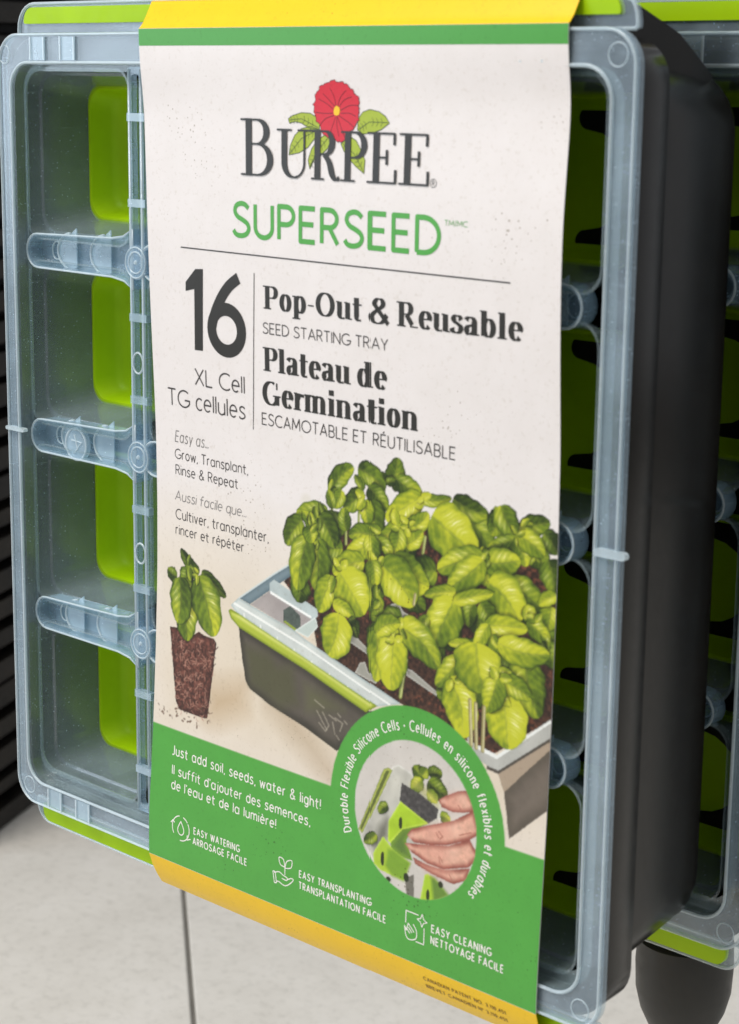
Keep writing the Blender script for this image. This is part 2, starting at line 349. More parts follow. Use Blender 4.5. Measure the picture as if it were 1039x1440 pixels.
    for r in range(4):
        for k in range(4):
            if wall0 is None:
                b = MB(); lo = []
                for z, i in ((ZB - 1, 0), (ZB - 8, 1.4), (ZB - 8.4, 2.6), (-40.5, 7.0)): lo.append(b.loop(rr(i, CW - i, i * 1.05, CH - i * 1.05, 9, 5), z))
                for z, i in ((-40.5, 7.8), (ZB - 8.6, 3.4), (ZB - 8, 2.2), (ZB - 1, .8)): lo.append(b.loop(rr(i, CW - i, i * 1.05, CH - i * 1.05, 9, 5), z))
                for p, q in zip(lo, lo[1:] + lo[:1]): b.bridge(p, q)
                wall0 = w = b.build('cell_wall', 'clear_wall', t); wall0.data.transform(Matrix.Translation((TW / 2000, 0, 0)))
                b = MB(); lo = []
                for z, i in ((-39.6, 6.6), (-39.0, 7.4), (-39.0, 8.6), (-40.4, 9.2), (-49, 10.6), (-52, 13.5)): lo.append(b.loop(rr(i, CW - i, i * 1.05, CH - i * 1.05, 9, 6), z))
                for p, q in zip(lo, lo[1:]): b.bridge(p, q)
                b.cap(lo[-1]); o2 = b.loop(rr(6.6, CW - 6.6, 7, CH - 7, 9, 6), -44); o3 = b.loop(rr(9.4, CW - 9.4, 9.8, CH - 9.8, 9, 6), -53.5)
                b.bridge(o2, lo[0]); b.bridge(o3, o2); b.cap(o3[::-1])
                cup0 = c = b.build('silicone_cup', 'lime', t, True); cup0.data.transform(Matrix.Translation((TW / 2000, 0, 0)))
                md = cup0.modifiers.new('edge', 'EDGE_SPLIT'); md.split_angle = R(50)
            else:
                w = wall0.copy(); COL.objects.link(w); c = cup0.copy(); COL.objects.link(c)
            w.location = W3(GX[k], GY[r], 0); c.location = W3(GX[k], GY[r], 0)
            if k == 3:
                for sgn in (1, -1):
                    b = MB(); cx, cy = 28.5, CH / 2 - 1 + sgn * 22.5
                    P = [(cx + 4.4 - 4.4 * math.sin(R(a)), cy + 4.2 * math.cos(R(a))) for a in range(0, 181, 15)] + [(cx + 11, cy - 4.6 - (.8 if sgn > 0 else -.4)), (cx + 16, cy - 5.6 - (2.4 if sgn > 0 else -1)), (cx + 20, cy - 6.4 - (5 if sgn > 0 else -2)), (cx + 20, cy + 6.4 + (5 if sgn < 0 else -2)), (cx + 16, cy + 5.6 + (2.4 if sgn < 0 else -1)), (cx + 11, cy + 4.6 + (.8 if sgn < 0 else -.4))]
                    b.prism([(GX[k] + x, GY[r] + y) for x, y in P], -51.98, -51.4); sl = b.build('drain_slot', 'slot', t)
    # black reservoir: flange band, inset body, top and bottom handle gussets
    b = MB(); lo = [b.loop(rr(i, TW - i, i, TH - i, 16, 8), z) for z, i in ((-5.9, 4.2), (-5.5, 2.8), (-6.6, 1.9), (-24, 2.8), (-26, 4.2), (-26.2, 8))]
    for p, q in zip(lo, lo[1:]): b.bridge(p, q)
    li = [b.loop(rr(i, TW - i, i, TH - i, 14, 8), z) for z, i in ((-26.2, 11), (-8, 7.0))]
    b.bridge(lo[-1], li[0]); b.bridge(li[0], li[1]); b.bridge(li[1], lo[0])
    base = b.build('reservoir_flange', 'black', t, True); md = base.modifiers.new('edge', 'EDGE_SPLIT'); md.split_angle = R(40)
    b = MB(); lo = [b.loop(rr(i, TW - i, i, TH - i, 20, 8), z) for z, i in ((-26.3, 8.0), (-30, 8.6), (-78, 13.0), (-84, 15), (-86, 18.5))]
    for p, q in zip(lo, lo[1:]): b.bridge(p, q)
    b.cap(lo[-1]); li = [b.loop(rr(i, TW - i, i, TH - i, 18, 8), z) for z, i in ((-84, 20), (-78, 15.5), (-26.3, 10.2))]
    b.cap(li[0][::-1]); b.bridge(li[0], li[1]); b.bridge(li[1], li[2]); b.bridge(li[2], lo[0])
    body = b.build('reservoir_body', 'black', t, True); md = body.modifiers.new('edge', 'EDGE_SPLIT'); md.split_angle = R(40)
    for x in (322,):
        vs = []
        for xx in (x - 240, x + 8):
            vs += [(xx, TH + 11.5, -10.5), (xx, TH + 7.5, -28), (xx, TH - 1, -52), (xx, TH - 15.5, -74), (xx, TH - 20, -68), (xx, TH - 9.5, -27), (xx, TH - 3, -10.5)]
        n = 7; fs = [tuple(range(n))[::-1], tuple(range(n, 2 * n))] + [(i, (i + 1) % n, n + (i + 1) % n, n + i) for i in range(n)]
        mesh_obj('handle_gusset', vs, fs, 'black', t)
    return t

tray = make_tray('seed_tray')
tag(tray, 'clear and black seed tray with lime cups inside the printed card sleeve', 'seed tray', 'seed trays stacked face to back')
def dup(o, parent=None):
    c = o.copy(); COL.objects.link(c); c.parent = parent
    for ch in list(o.children):
        d = dup(ch, c); d.matrix_parent_inverse = ch.matrix_parent_inverse.copy()
    return c
tray2 = dup(tray); tray2.location = (0.002, 0.093, BASE + .001)
tag(tray2, 'bare seed tray without a card sleeve, standing behind the sleeved one', 'seed tray', 'seed trays stacked face to back')

# ------------------------------------------------------------------ what carries the trays, and the dark slatted crate behind
rk = empty('display_rack', W3(300, -420, -115)[:2] + (0,))
def rk_mesh(name, b, mat='metal'):
    o = b.build(name, mat, rk, True); o.matrix_parent_inverse = Matrix.Translation(-rk.location); o.location = (0, 0, BASE)
    md = o.modifiers.new('edge', 'EDGE_SPLIT'); md.split_angle = R(40); return o
def lathe(cx, cz, prof, n=56):
    b = MB(); ids = []
    for y, r in prof: ids.append(list(range(len(b.v), len(b.v) + n))); b.v += [(x, y, z) for x, z in circ(cx, cz, r, n=n)]
    for p, q in zip(ids, ids[1:]): b.bridge(p, q)
    b.cap(ids[0][::-1]); b.cap(ids[-1]); return b
rk_mesh('foot', lathe(304, -124, [(-420, 60), (-414, 60), (-411, 56), (-410, 8)]))
rk_mesh('post', lathe(304, -124, [(-410, 7), (-40, 7)]))
rk_mesh('collar', lathe(304, -124, [(-64, 7.2), (-61, 10), (-55, 14.5), (-47, 18.2), (-38, 20.4), (-26, 21), (-15, 20.4), (-12.6, 17)]))
b = MB(); b.box(296, 312, -12.6, 10.6, -130, -116); rk_mesh('post_head', b)
b = MB(); b.box(40, 312, 5, 11.2, -72, -60); b.box(40, 312, 5, 11.2, -164, -152); b.box(298, 310, 5.2, 10.8, -152, -72); rk_mesh('carrying_rail', b)
tag(rk, 'dark grey rack post with a rounded collar under the bare tray behind', 'rack')

cr = empty('slatted_crate', (-1.012, .586, 0))
cr.rotation_euler = (0, 0, R(116.6))
for k in range(28):
    mesh_obj('slat', [(x, y + rng.uniform(-.004, .004), z + (.0 if x < 0 else .012) + rng.uniform(-.003, .003)) for z in (.004 + k * .031, .024 + k * .031) for x, y in ((-.07, 0), (.9, 0), (.9, .03), (-.07, .03))],
             [(0, 1, 2, 3), (4, 5, 6, 7), (0, 1, 5, 4), (1, 2, 6, 5), (2, 3, 7, 6), (3, 0, 4, 7)], 'crate', cr, raw=True)
mesh_obj('back_board', [(x, y, z) for z in (.0, .88) for x, y in ((-.07, .031), (.9, .031), (.9, .3), (-.07, .3))],
         [(0, 1, 2, 3), (4, 5, 6, 7), (0, 1, 5, 4), (1, 2, 6, 5), (2, 3, 7, 6), (3, 0, 4, 7)], 'slot', cr, raw=True)
tag(cr, 'dark brown slatted crate standing on the tiles behind the trays', 'crate')

# ------------------------------------------------------------------ the card sleeve
SX, SW = 98.8, 222.2
ys = np.arange(-30, 391.)
def prof(K):
    v = np.interp(ys, *zip(*K)); k = np.exp(-.5 * (np.arange(-18, 19) / 6.) ** 2); k /= k.sum()
    return np.convolve(np.pad(v, 18, 'edge'), k, 'valid')
KL = [(0, 0.5), (20, 0.2), (40, -1.5), (66, -3.3), (99, -5.1), (131, -6.4), (163, -6.8), (194, -6.5), (241, -4.4), (271, -3.3), (330, -2.0), (348, 0.2), (362, 0.5)]
KR = [(0, 0.5), (12, 0.5), (28, -0.1), (78, -2.2), (118, -3.1), (172, -3.6), (213, -3.0), (249, -0.9), (274, 0.0), (293, 0.0), (310, -1.0), (327, -2.2), (338, -2.4), (350, 0.3), (361, 0.5)]
POLY = {'backrim': [(55.51, 128.8), (76.67, 142.94), (87.73, 149.79), (87.79, 144.74), (62.31, 127.39)],
 'bar': [(74.53, 138.92), (77.12, 140.92), (102.97, 133.43), (103.43, 130.56), (100.17, 128.42), (74.58, 135.0)],
 'bar2': [(89.85, 121.81), (101.8, 129.93), (103.52, 126.13), (97.86, 120.49)],
 'barline': [(75.01, 135.69), (99.73, 129.81), (99.34, 128.84), (75.02, 134.48)],
 'cell': [(62.75, 127.48), (75.87, 136.46), (82.79, 135.1), (100.17, 128.71), (89.85, 121.81)],
 'celldark': [(82.89, 129.1), (87.11, 131.75), (93.08, 128.76), (93.18, 124.0), (89.85, 121.81), (82.99, 124.0)],
 'celllime': [(82.98, 124.3), (84.26, 124.86), (91.1, 122.67), (89.85, 121.81)],
 'clip1': [(118.03, 128.54), (121.21, 128.61), (131.14, 123.11), (131.2, 120.79), (118.12, 124.74)],
 'clip2': [(151.75, 119.47), (155.1, 119.06), (167.34, 113.53), (167.4, 111.84), (151.84, 116.62)],
 'clip3': [(142.49, 143.27), (146.95, 144.71), (149.26, 141.76), (158.16, 139.29), (156.75, 137.59), (144.07, 140.16)],
 'clip4': [(127.42, 116.47), (130.13, 117.36), (131.79, 113.64), (136.51, 111.19), (135.79, 109.57), (124.81, 111.79)],
 'corner': [(182.81, 100.46), (187.88, 96.63), (197.92, 95.46), (225.48, 118.22), (225.9, 110.77), (198.88, 89.84), (193.36, 90.4), (184.87, 93.63)],
 'corner_dark': [(193.36, 90.4), (198.88, 89.84), (225.88, 111.04), (225.96, 109.7), (198.94, 88.46), (193.43, 89.02)],
 'corner_hi': [(187.21, 95.9), (197.99, 94.08), (225.56, 116.62), (225.51, 117.68), (197.91, 95.74), (188.54, 97.35)],
 'crown': [(83.09, 146.55), (81.23, 162.59), (93.4, 173.47), (109.62, 190.45), (123.33, 196.71), (145.9, 199.95), (156.93, 190.56), (174.58, 190.54), (194.93, 189.68), (217.62, 188.0), (222.6, 179.68), (224.88, 129.9),
           (210.95, 115.95), (194.52, 109.39), (176.75, 119.3), (158.37, 132.27), (139.76, 131.27), (112.3, 134.41), (99.96, 140.83)],
 'endband': [(198.94, 88.46), (225.96, 109.7), (226.11, 107.04), (201.99, 82.25)],
 'endside': [(201.99, 82.25), (226.08, 107.57), (227.42, 85.09), (205.42, 64.7)],
 'finger1': [(154.53, 52.26), (156.81, 55.22), (164.82, 58.89), (177.88, 64.45), (187.91, 71.26), (191.6, 62.92), (186.04, 58.75), (175.79, 53.95), (167.88, 51.7), (158.43, 50.08)],
 'finger2': [(153.53, 48.47), (156.4, 49.28), (162.51, 50.49), (175.81, 53.64), (186.66, 59.19), (191.52, 53.52), (186.65, 47.91), (174.34, 43.6), (165.58, 43.59), (157.26, 45.75)],
 'finger3': [(157.89, 44.04), (165.61, 42.9), (175.01, 43.53), (187.31, 47.84), (185.66, 42.34), (179.25, 38.94), (168.48, 39.88), (159.53, 41.44)],
 'i_bar': [(140.95, 75.84), (143.36, 77.11), (145.83, 76.56), (131.11, 46.2), (128.88, 47.5)],
 'i_barc': [(142.37, 75.67), (144.25, 75.83), (130.69, 47.46), (129.73, 48.02)],
 'i_clear': [(145.77, 78.05), (148.83, 79.74), (155.78, 78.05), (170.96, 70.37), (171.38, 62.03), (157.21, 46.82), (138.07, 34.7), (130.42, 45.18)],
 'i_cup1': [(150.49, 64.99), (165.59, 59.8), (152.04, 53.72), (145.94, 46.3), (144.5, 46.98), (144.43, 55.12)],
 'i_cup1s': [(151.91, 53.68), (165.59, 59.8), (156.83, 54.79), (154.3, 49.77), (158.1, 42.48), (152.56, 42.49), (146.54, 44.02), (145.94, 46.3)],
 'i_cup2': [(141.91, 47.99), (136.79, 39.56), (137.18, 35.54), (140.63, 33.53), (147.38, 33.06), (153.71, 32.77), (156.93, 41.06), (147.59, 44.05)],
 'i_cup2s': [(144.81, 43.25), (147.59, 44.05), (156.93, 41.06), (153.71, 32.77), (147.38, 33.06), (143.7, 36.36)],
 'i_cup3': [(164.47, 38.42), (166.12, 39.45), (169.89, 38.7), (176.86, 33.84), (169.07, 28.22), (162.63, 27.05)],
 'i_cup3s': [(167.86, 38.63), (169.89, 38.7), (177.54, 33.78), (169.73, 28.43)],
 'i_dark': [(139.49, 51.57), (143.9, 56.06), (144.57, 48.64), (137.79, 41.23), (137.01, 42.65)],
 'i_dark2': [(154.34, 34.05), (159.05, 37.08), (159.56, 26.38), (155.35, 27.27)],
 'i_rim': [(157.21, 76.29), (170.22, 71.76), (171.09, 67.77), (168.4, 68.1), (155.3, 73.13)],
 'i_soil': [(150.84, 72.76), (161.55, 70.51), (170.45, 67.07), (169.65, 63.15), (165.45, 59.76), (157.86, 62.05), (150.14, 65.06)],
 'interior': [(83.15, 141.17), (89.44, 147.73), (111.76, 167.8), (160.72, 178.78), (222.77, 174.47), (225.54, 117.15), (213.0, 108.23), (195.88, 95.24), (149.27, 104.52), (103.34, 116.28), (100.17, 128.42)],
 'lime': [(48.78, 121.89), (50.22, 119.09), (55.32, 116.12), (96.53, 106.7), (131.14, 96.78), (136.84, 100.75), (96.41, 111.49), (54.73, 122.17), (50.13, 123.09)],
 'lime_hi': [(51.09, 121.12), (57.06, 119.57), (96.44, 110.29), (132.99, 99.86), (133.75, 100.62), (96.41, 111.19), (56.11, 121.22)],
 'plug': [(9.67, 106.87), (15.14, 107.43), (21.56, 104.1), (26.83, 106.98), (29.44, 108.7), (32.98, 107.71), (39.51, 107.66), (41.28, 106.01), (40.05, 97.64), (38.79, 88.64), (36.39, 71.4), (30.75, 70.92),
          (17.45, 71.29), (15.07, 74.29), (12.07, 91.42)],
 'plugshade': [(37.61, 85.45), (59.03, 91.55), (59.34, 81.85), (43.62, 73.45), (36.35, 72.28)],
 'rim': [(50.1, 124.63), (55.06, 128.71), (89.85, 121.81), (96.21, 119.54), (149.27, 104.52), (136.46, 100.37), (96.41, 111.19), (54.74, 121.87)],
 'rim_line': [(51.46, 125.53), (96.3, 115.96), (142.91, 102.46), (144.03, 103.02), (96.28, 116.86), (52.82, 126.42)],
 'side': [(55.31, 116.73), (57.9, 103.35), (60.42, 93.66), (63.2, 90.88), (75.7, 86.98), (97.21, 82.34), (115.49, 76.88), (125.65, 84.2), (136.9, 98.72), (130.74, 97.27), (96.51, 107.3)],
 'side_window': [(60.2, 108.69), (74.55, 108.7), (79.94, 104.32), (88.56, 106.24), (92.39, 91.16), (82.15, 87.5), (63.33, 93.1)],
 'side_window2': [(96.38, 100.35), (105.64, 99.13), (118.88, 94.97), (105.86, 91.59), (97.53, 89.61)],
 'table': [(-8.14, 148.07), (38.24, 153.01), (83.05, 150.72), (123.83, 154.07), (224.94, 161.75), (230.96, 58.16), (-4.91, 51.8)],
 'thumb': [(170.15, 70.58), (173.46, 73.25), (179.85, 76.93), (184.32, 78.36), (188.12, 73.39), (187.63, 70.56), (182.87, 68.96), (177.7, 67.87), (172.06, 68.29)]}
STEM = [([(117.14, 133.04), (115.72, 124.83), (114.75, 115.78)], 0.8, 0), ([(151.65, 122.88), (150.04, 114.79), (148.79, 107.3)], 0.9, 0), ([(183.98, 113.92), (185.44, 96.59)], 0.9, 1),
 ([(186.79, 113.17), (187.9, 96.07)], 0.9, 1), ([(190.95, 112.73), (191.04, 95.72)], 0.9, 1), ([(207.19, 126.01), (207.36, 115.12)], 0.7, 0), ([(209.6, 123.82), (210.3, 115.8)], 0.7, 0),
 ([(159.76, 173.09), (158.84, 166.56)], 0.7, 0), ([(155.31, 149.71), (154.69, 145.65)], 0.7, 1), ([(118.49, 168.94), (118.57, 163.2)], 0.6, 0), ([(109.67, 178.12), (112.92, 170.88), (114.99, 164.02)], 0.6, 0),
 ([(190.91, 166.2), (191.88, 158.25)], 0.9, 0), ([(28.03, 122.07), (25.61, 104.17)], 0.6, 0), ([(125.75, 181.54), (125.46, 172.96)], 0.6, 0)]
LEAVES = [((141.3, 190.4), (145.4, 201.8), 4.9, 0.25), ((144.5, 193.5), (158.4, 189.1), 4.8, 0.35), ((109.8, 182.8), (122.5, 194.9), 4.4, 0.45), ((124.9, 194.6), (139.0, 187.9), 4.8, 0.4),
 ((127.4, 186.5), (117.1, 177.2), 4.3, 0.35), ((130.5, 188.1), (140.3, 180.5), 4.7, 0.2), ((115.8, 184.6), (111.4, 176.9), 3.3, 0.6), ((111.4, 176.3), (108.3, 183.5), 2.9, 0.4), ((108.7, 174.5), (90.3, 170.9), 4.5, 0.4),
 ((93.5, 169.1), (84.2, 156.9), 5.3, 0.35), ((103.6, 172.3), (112.3, 160.8), 6.3, 0.35), ((101.3, 165.6), (93.8, 172.5), 3.3, 0.55), ((102.1, 162.7), (102.4, 140.7), 6.9, 0.4), ((97.1, 162.4), (91.3, 139.2), 7.1, 0.5),
 ((98.3, 166.7), (99.8, 160.4), 4.5, 0.5), ((131.3, 182.9), (135.3, 169.6), 6.1, 0.35), ((127.9, 182.4), (130.2, 173.2), 3.8, 0.65), ((118.9, 168.5), (118.0, 177.7), 3.8, 0.4),
 ((136.0, 168.4), (120.0, 167.0), 4.1, 0.55), ((155.3, 187.6), (172.7, 190.3), 2.6, 0.45), ((179.2, 184.8), (191.4, 170.8), 6.9, 0.35), ((173.3, 190.1), (190.6, 186.8), 4.8, 0.3),
 ((158.0, 188.5), (139.6, 176.2), 5.4, 0.85), ((149.3, 175.2), (161.3, 182.8), 4.0, 0.5), ((150.7, 176.0), (136.6, 168.3), 3.7, 0.75), ((150.0, 168.4), (158.4, 175.1), 3.4, 0.6),
 ((146.4, 174.2), (143.7, 163.3), 4.6, 0.55), ((163.0, 181.9), (185.5, 170.1), 10.3, 0.75), ((205.2, 183.8), (218.7, 188.3), 4.3, 0.3), ((215.8, 183.7), (222.4, 177.1), 4.5, 0.2),
 ((209.6, 176.5), (217.0, 171.0), 5.2, 0.25), ((217.9, 174.3), (221.2, 162.5), 5.8, 0.2), ((196.2, 188.5), (191.6, 179.3), 4.7, 0.4), ((196.1, 191.1), (204.8, 180.0), 5.5, 0.45),
 ((203.8, 180.1), (190.6, 174.6), 2.8, 0.45), ((202.1, 178.9), (208.2, 170.1), 4.4, 0.45), ((203.7, 181.4), (216.5, 175.3), 4.7, 0.55), ((191.7, 166.6), (201.5, 163.0), 4.3, 0.25),
 ((188.6, 167.9), (205.5, 172.1), 5.7, 0.65), ((134.0, 167.6), (119.0, 160.1), 4.7, 0.7), ((135.1, 167.9), (142.8, 161.6), 3.4, 0.5), ((131.2, 168.9), (133.5, 157.5), 4.2, 0.6),
 ((143.6, 163.4), (162.3, 154.3), 7.9, 0.7), ((128.6, 158.1), (111.5, 150.1), 5.1, 0.75), ((137.0, 158.8), (154.5, 144.7), 9.0, 0.75), ((132.2, 159.0), (134.1, 149.1), 4.2, 0.55),
 ((135.8, 145.8), (132.5, 137.5), 4.2, 0.35), ((111.7, 148.2), (103.8, 132.5), 5.5, 0.7), ((115.3, 151.1), (128.8, 136.2), 10.3, 0.8), ((112.2, 148.8), (110.0, 141.5), 2.2, 0.6),
 ((189.7, 170.3), (166.3, 161.5), 5.7, 0.5), ((188.7, 169.1), (171.8, 155.0), 5.9, 0.6), ((200.2, 163.0), (216.2, 155.5), 6.2, 0.35), ((191.0, 160.8), (206.0, 148.8), 8.6, 0.65),
 ((184.4, 151.9), (182.8, 142.3), 3.6, 0.35), ((187.4, 152.5), (193.4, 143.9), 4.6, 0.4), ((175.7, 154.7), (159.9, 150.5), 2.9, 0.6), ((175.1, 151.7), (165.4, 131.9), 8.3, 0.65),
 ((174.6, 150.7), (193.6, 157.4), 2.9, 0.75), ((220.4, 157.4), (219.1, 148.2), 4.4, 0.55), ((222.1, 161.9), (214.5, 156.9), 2.8, 0.7), ((208.0, 154.0), (213.6, 149.7), 3.4, 0.55),
 ((209.9, 150.0), (220.2, 144.0), 4.1, 0.6), ((111.6, 137.5), (123.7, 134.0), 3.2, 0.75), ((122.1, 133.2), (125.8, 127.1), 3.9, 0.2), ((115.1, 134.1), (109.2, 115.7), 8.4, 0.8),
 ((162.1, 142.3), (155.3, 136.5), 2.7, 0.5), ((146.8, 135.4), (154.9, 139.6), 2.6, 0.5), ((147.6, 135.5), (168.1, 122.7), 7.1, 0.55), ((134.8, 131.4), (135.4, 110.4), 5.1, 0.75),
 ((144.8, 130.6), (143.7, 108.7), 8.0, 0.85), ((135.3, 130.1), (147.8, 136.6), 4.3, 0.6), ((218.5, 143.8), (223.9, 135.0), 4.8, 0.3), ((198.2, 134.8), (204.8, 129.2), 4.8, 0.15),
 ((210.4, 136.6), (216.9, 114.7), 8.1, 0.5), ((190.3, 144.4), (210.0, 146.8), 4.2, 0.8), ((193.0, 140.6), (198.1, 135.2), 4.1, 0.55), ((196.4, 139.0), (220.2, 139.4), 5.6, 0.75),
 ((191.7, 145.1), (185.6, 135.2), 3.2, 0.75), ((185.2, 135.5), (172.7, 133.9), 2.3, 0.65), ((188.0, 120.0), (186.8, 111.3), 4.4, 0.3), ((178.8, 128.7), (166.9, 116.0), 5.1, 0.7),
 ((173.5, 120.4), (180.8, 98.4), 8.3, 0.85), ((186.3, 136.9), (190.9, 118.6), 11.4, 0.75), ((200.0, 120.1), (202.9, 99.1), 9.8, 0.85), ((197.8, 125.2), (212.8, 120.9), 4.7, 0.6),
 ((196.8, 125.8), (192.1, 111.5), 5.6, 0.65), ((29.5, 135.0), (16.4, 143.1), 3.1, 0.15), ((30.8, 135.4), (47.2, 127.5), 3.4, 0.2), ((14.0, 130.2), (7.3, 132.5), 3.3, 0.3), ((21.8, 135.4), (16.4, 127.3), 4.8, 0.2),
 ((20.0, 130.5), (21.8, 121.3), 5.4, 0.4), ((21.2, 122.4), (21.8, 102.9), 7.6, 0.55), ((15.7, 130.2), (15.1, 109.4), 7.6, 0.45), ((28.2, 133.0), (39.4, 108.5), 9.3, 0.5)]
ISLOT = [((151.03, 56.14), 2.6, 9), ((142.04, 38.61), 2.8, 10.5), ((166.57, 30.59), 2.6, 9), ((145.57, 30.99), 4, 4), ((173.01, 36.95), 3.5, 5), ((155.02, 34.52), 4, 7)]
ILEAF = [([(162.9, 78.03), (156.34, 80.85)], 3.4, 0.3), ([(161.2, 78.38), (163.73, 82.21)], 2.8, 0.4), ([(164.48, 80.29), (171.76, 81.37)], 2.8, 0.15), ([(164.62, 77.15), (174.75, 74.01)], 4.5, 0.15),
 ([(161.27, 76.81), (156.07, 71.19)], 3.1, 0.5), ([(164.15, 72.79), (169.67, 69.5)], 2.8, 0.5), ([(144.01, 61.52), (139.26, 56.96)], 2.4, 0.3), ([(138.22, 47.93), (131.97, 42.86)], 2.4, 0.35),
 ([(171.24, 64.64), (176.58, 63.99)], 2.4, 0.4)]
TEXTS = [('SUPERSEED', 'sans', 53.87, 279.21, 112.85, 14.81, 'green', 0.135, 0), ('TM/MC', 'sans', 168.13, 290.56, 11.23, 2.17, 'green', 0.1, 0), ('XL Cell', 'sans', 28.07, 215.8, 31.75, 7.5, 'grey', 0.085, 0),
 ('TG cellules', 'sans', 9.23, 205.08, 50.69, 7.77, 'grey', 0.085, 0), ('SEED STARTING TRAY', 'sans', 71.38, 241.96, 69.09, 4.65, 'grey', 0.095, 0),
 ('ESCAMOTABLE ET RÉUTILISABLE', 'sans', 69.94, 204.58, 104.38, 5.12, 'grey', 0.095, 0), ('Pop-Out & Reusable', 'didone', 71.61, 252.05, 134.4, 9.26, 'dark', 0.28, 0),
 ('Plateau de', 'didone', 70.95, 226.94, 69.04, 9.62, 'dark', 0.28, 0), ('Germination', 'didone', 70.02, 213.17, 86.14, 9.79, 'dark', 0.28, 0), ('Easy as…', 'sans', 13.19, 189.55, 22.53, 5.14, 'light', 0.085, 0.16),
 ('Grow, Transplant,', 'sans', 12.97, 182.25, 48.11, 4.52, 'grey', 0.1, 0), ('Rinse & Repeat', 'sans', 13.29, 175.28, 41.46, 4.54, 'grey', 0.1, 0),
 ('Aussi facile que…', 'sans', 12.55, 163.95, 47.12, 4.56, 'light', 0.085, 0.16), ('Cultiver, transplanter,', 'sans', 12.97, 155.69, 60.72, 4.72, 'grey', 0.1, 0),
 ('rincer et répéter', 'sans', 12.96, 148.94, 45.54, 4.51, 'grey', 0.1, 0), ('Just add soil, seeds, water & light!', 'sans', 13.64, 49.54, 93.77, 4.82, 'white', 0.12, 0),
 ("Il suffit d'ajouter des semences,", 'sans', 14.14, 40.72, 87.49, 4.66, 'white', 0.12, 0), ("de l'eau et de la lumière!", 'sans', 14.09, 33.98, 67.41, 4.66, 'white', 0.12, 0),
 ('EASY WATERING', 'sans', 29.9, 17.23, 29.82, 3.42, 'white', 0.15, 0), ('ARROSAGE FACILE', 'sans', 29.4, 12.43, 34.86, 3.46, 'white', 0.15, 0), ('EASY TRANSPLANTING', 'sans', 95.79, 16.79, 41.2, 3.43, 'white', 0.15, 0),
 ('TRANSPLANTATION FACILE', 'sans', 95.72, 11.77, 49.26, 3.46, 'white', 0.15, 0), ('EASY CLEANING', 'sans', 169.05, 15.84, 30.92, 3.52, 'white', 0.15, 0),
 ('NETTOYAGE FACILE', 'sans', 168.89, 10.98, 37.28, 3.55, 'white', 0.15, 0)]
FLOWER = [(101.42, 336.07), (103.25, 337.72), (104.46, 338.95), (106.25, 339.78), (108.04, 340.84), (110.35, 341.03), (112.33, 341.45), (114.35, 340.74), (116.63, 340.77), (118.87, 339.91), (120.18, 338.89), (121.61, 337.78),
 (122.69, 336.36), (124.36, 335.43), (124.89, 333.6), (124.54, 332.0), (124.99, 330.41), (124.33, 328.79), (124.57, 327.19), (123.25, 325.56), (122.15, 323.92), (119.9, 322.66), (118.21, 321.4), (117.68, 319.77),
 (115.98, 318.5), (114.01, 318.85), (112.48, 320.02), (109.56, 320.35), (107.21, 321.1), (104.84, 322.67), (104.23, 324.7), (102.45, 326.29), (101.27, 328.31), (101.05, 330.35), (100.85, 332.39), (101.6, 334.03)]
FLEAF = [[(86.9, 326.77), (89.34, 328.06), (94.16, 329.23), (98.92, 329.08), (102.69, 327.53), (104.22, 325.52), (103.66, 323.05), (98.92, 323.34), (94.14, 325.28), (90.53, 325.86), (87.5, 325.12)],
 [(87.31, 313.05), (88.14, 316.83), (90.54, 320.64), (94.14, 323.22), (98.91, 324.16), (104.25, 323.06), (101.34, 319.7), (97.81, 316.3), (93.02, 314.07)],
 [(98.88, 308.06), (97.88, 311.34), (99.61, 315.53), (102.53, 318.92), (106.62, 321.08), (110.16, 319.55), (108.48, 316.23), (104.41, 313.22), (100.87, 311.45)],
 [(123.86, 323.57), (124.34, 327.59), (126.56, 330.04), (129.91, 331.06), (134.35, 330.35), (137.67, 328.67), (139.59, 326.34), (135.59, 323.87), (131.19, 322.56), (126.72, 322.03)],
 [(115.42, 318.08), (119.94, 321.04), (123.4, 319.53), (125.76, 316.38), (128.16, 312.43), (127.75, 307.58), (123.69, 309.84), (119.59, 312.94), (117.22, 315.29)]]
FVEIN = [[(87.51, 326.37), (94.14, 326.93), (103.06, 323.85)], [(87.55, 313.47), (94.17, 319.5), (103.07, 323.03)], [(98.87, 308.89), (102.6, 314.81), (108.4, 319.91)], [(124.42, 323.58), (129.97, 326.52), (138.82, 326.48)],
 [(116.57, 318.11), (122.4, 314.65), (127.38, 308.37)]]
PETAL = [[(112.94, 331.39), (111.86, 335.41), (109.67, 338.6)], [(113.52, 331.8), (115.3, 335.46), (118.22, 337.9)], [(111.78, 330.56), (107.76, 332.91), (103.72, 334.47)], [(114.66, 330.21), (119.8, 332.31), (124.32, 332.39)],
 [(111.78, 328.53), (107.14, 327.21), (104.23, 324.7)], [(114.08, 328.58), (119.83, 325.88), (122.14, 324.33)], [(112.7, 328.15), (110.66, 324.04), (109.55, 320.75)],
 [(113.51, 328.16), (115.87, 323.36), (117.67, 320.17)], [(113.28, 328.16), (113.2, 324.92), (114.43, 320.89)], [(115.23, 329.41), (119.8, 329.5), (123.2, 328.37)], [(111.2, 329.33), (105.97, 329.22), (101.87, 329.55)],
 [(112.37, 331.78), (109.29, 334.15), (106.11, 336.54)], [(114.09, 331.41), (116.98, 334.28), (120.98, 335.54)]]
YOLK = [(111.55, 330.15), (112.02, 331.53), (113.18, 332.2), (114.55, 331.58), (114.89, 330.21), (114.31, 328.83), (112.93, 328.47), (111.78, 328.94)]
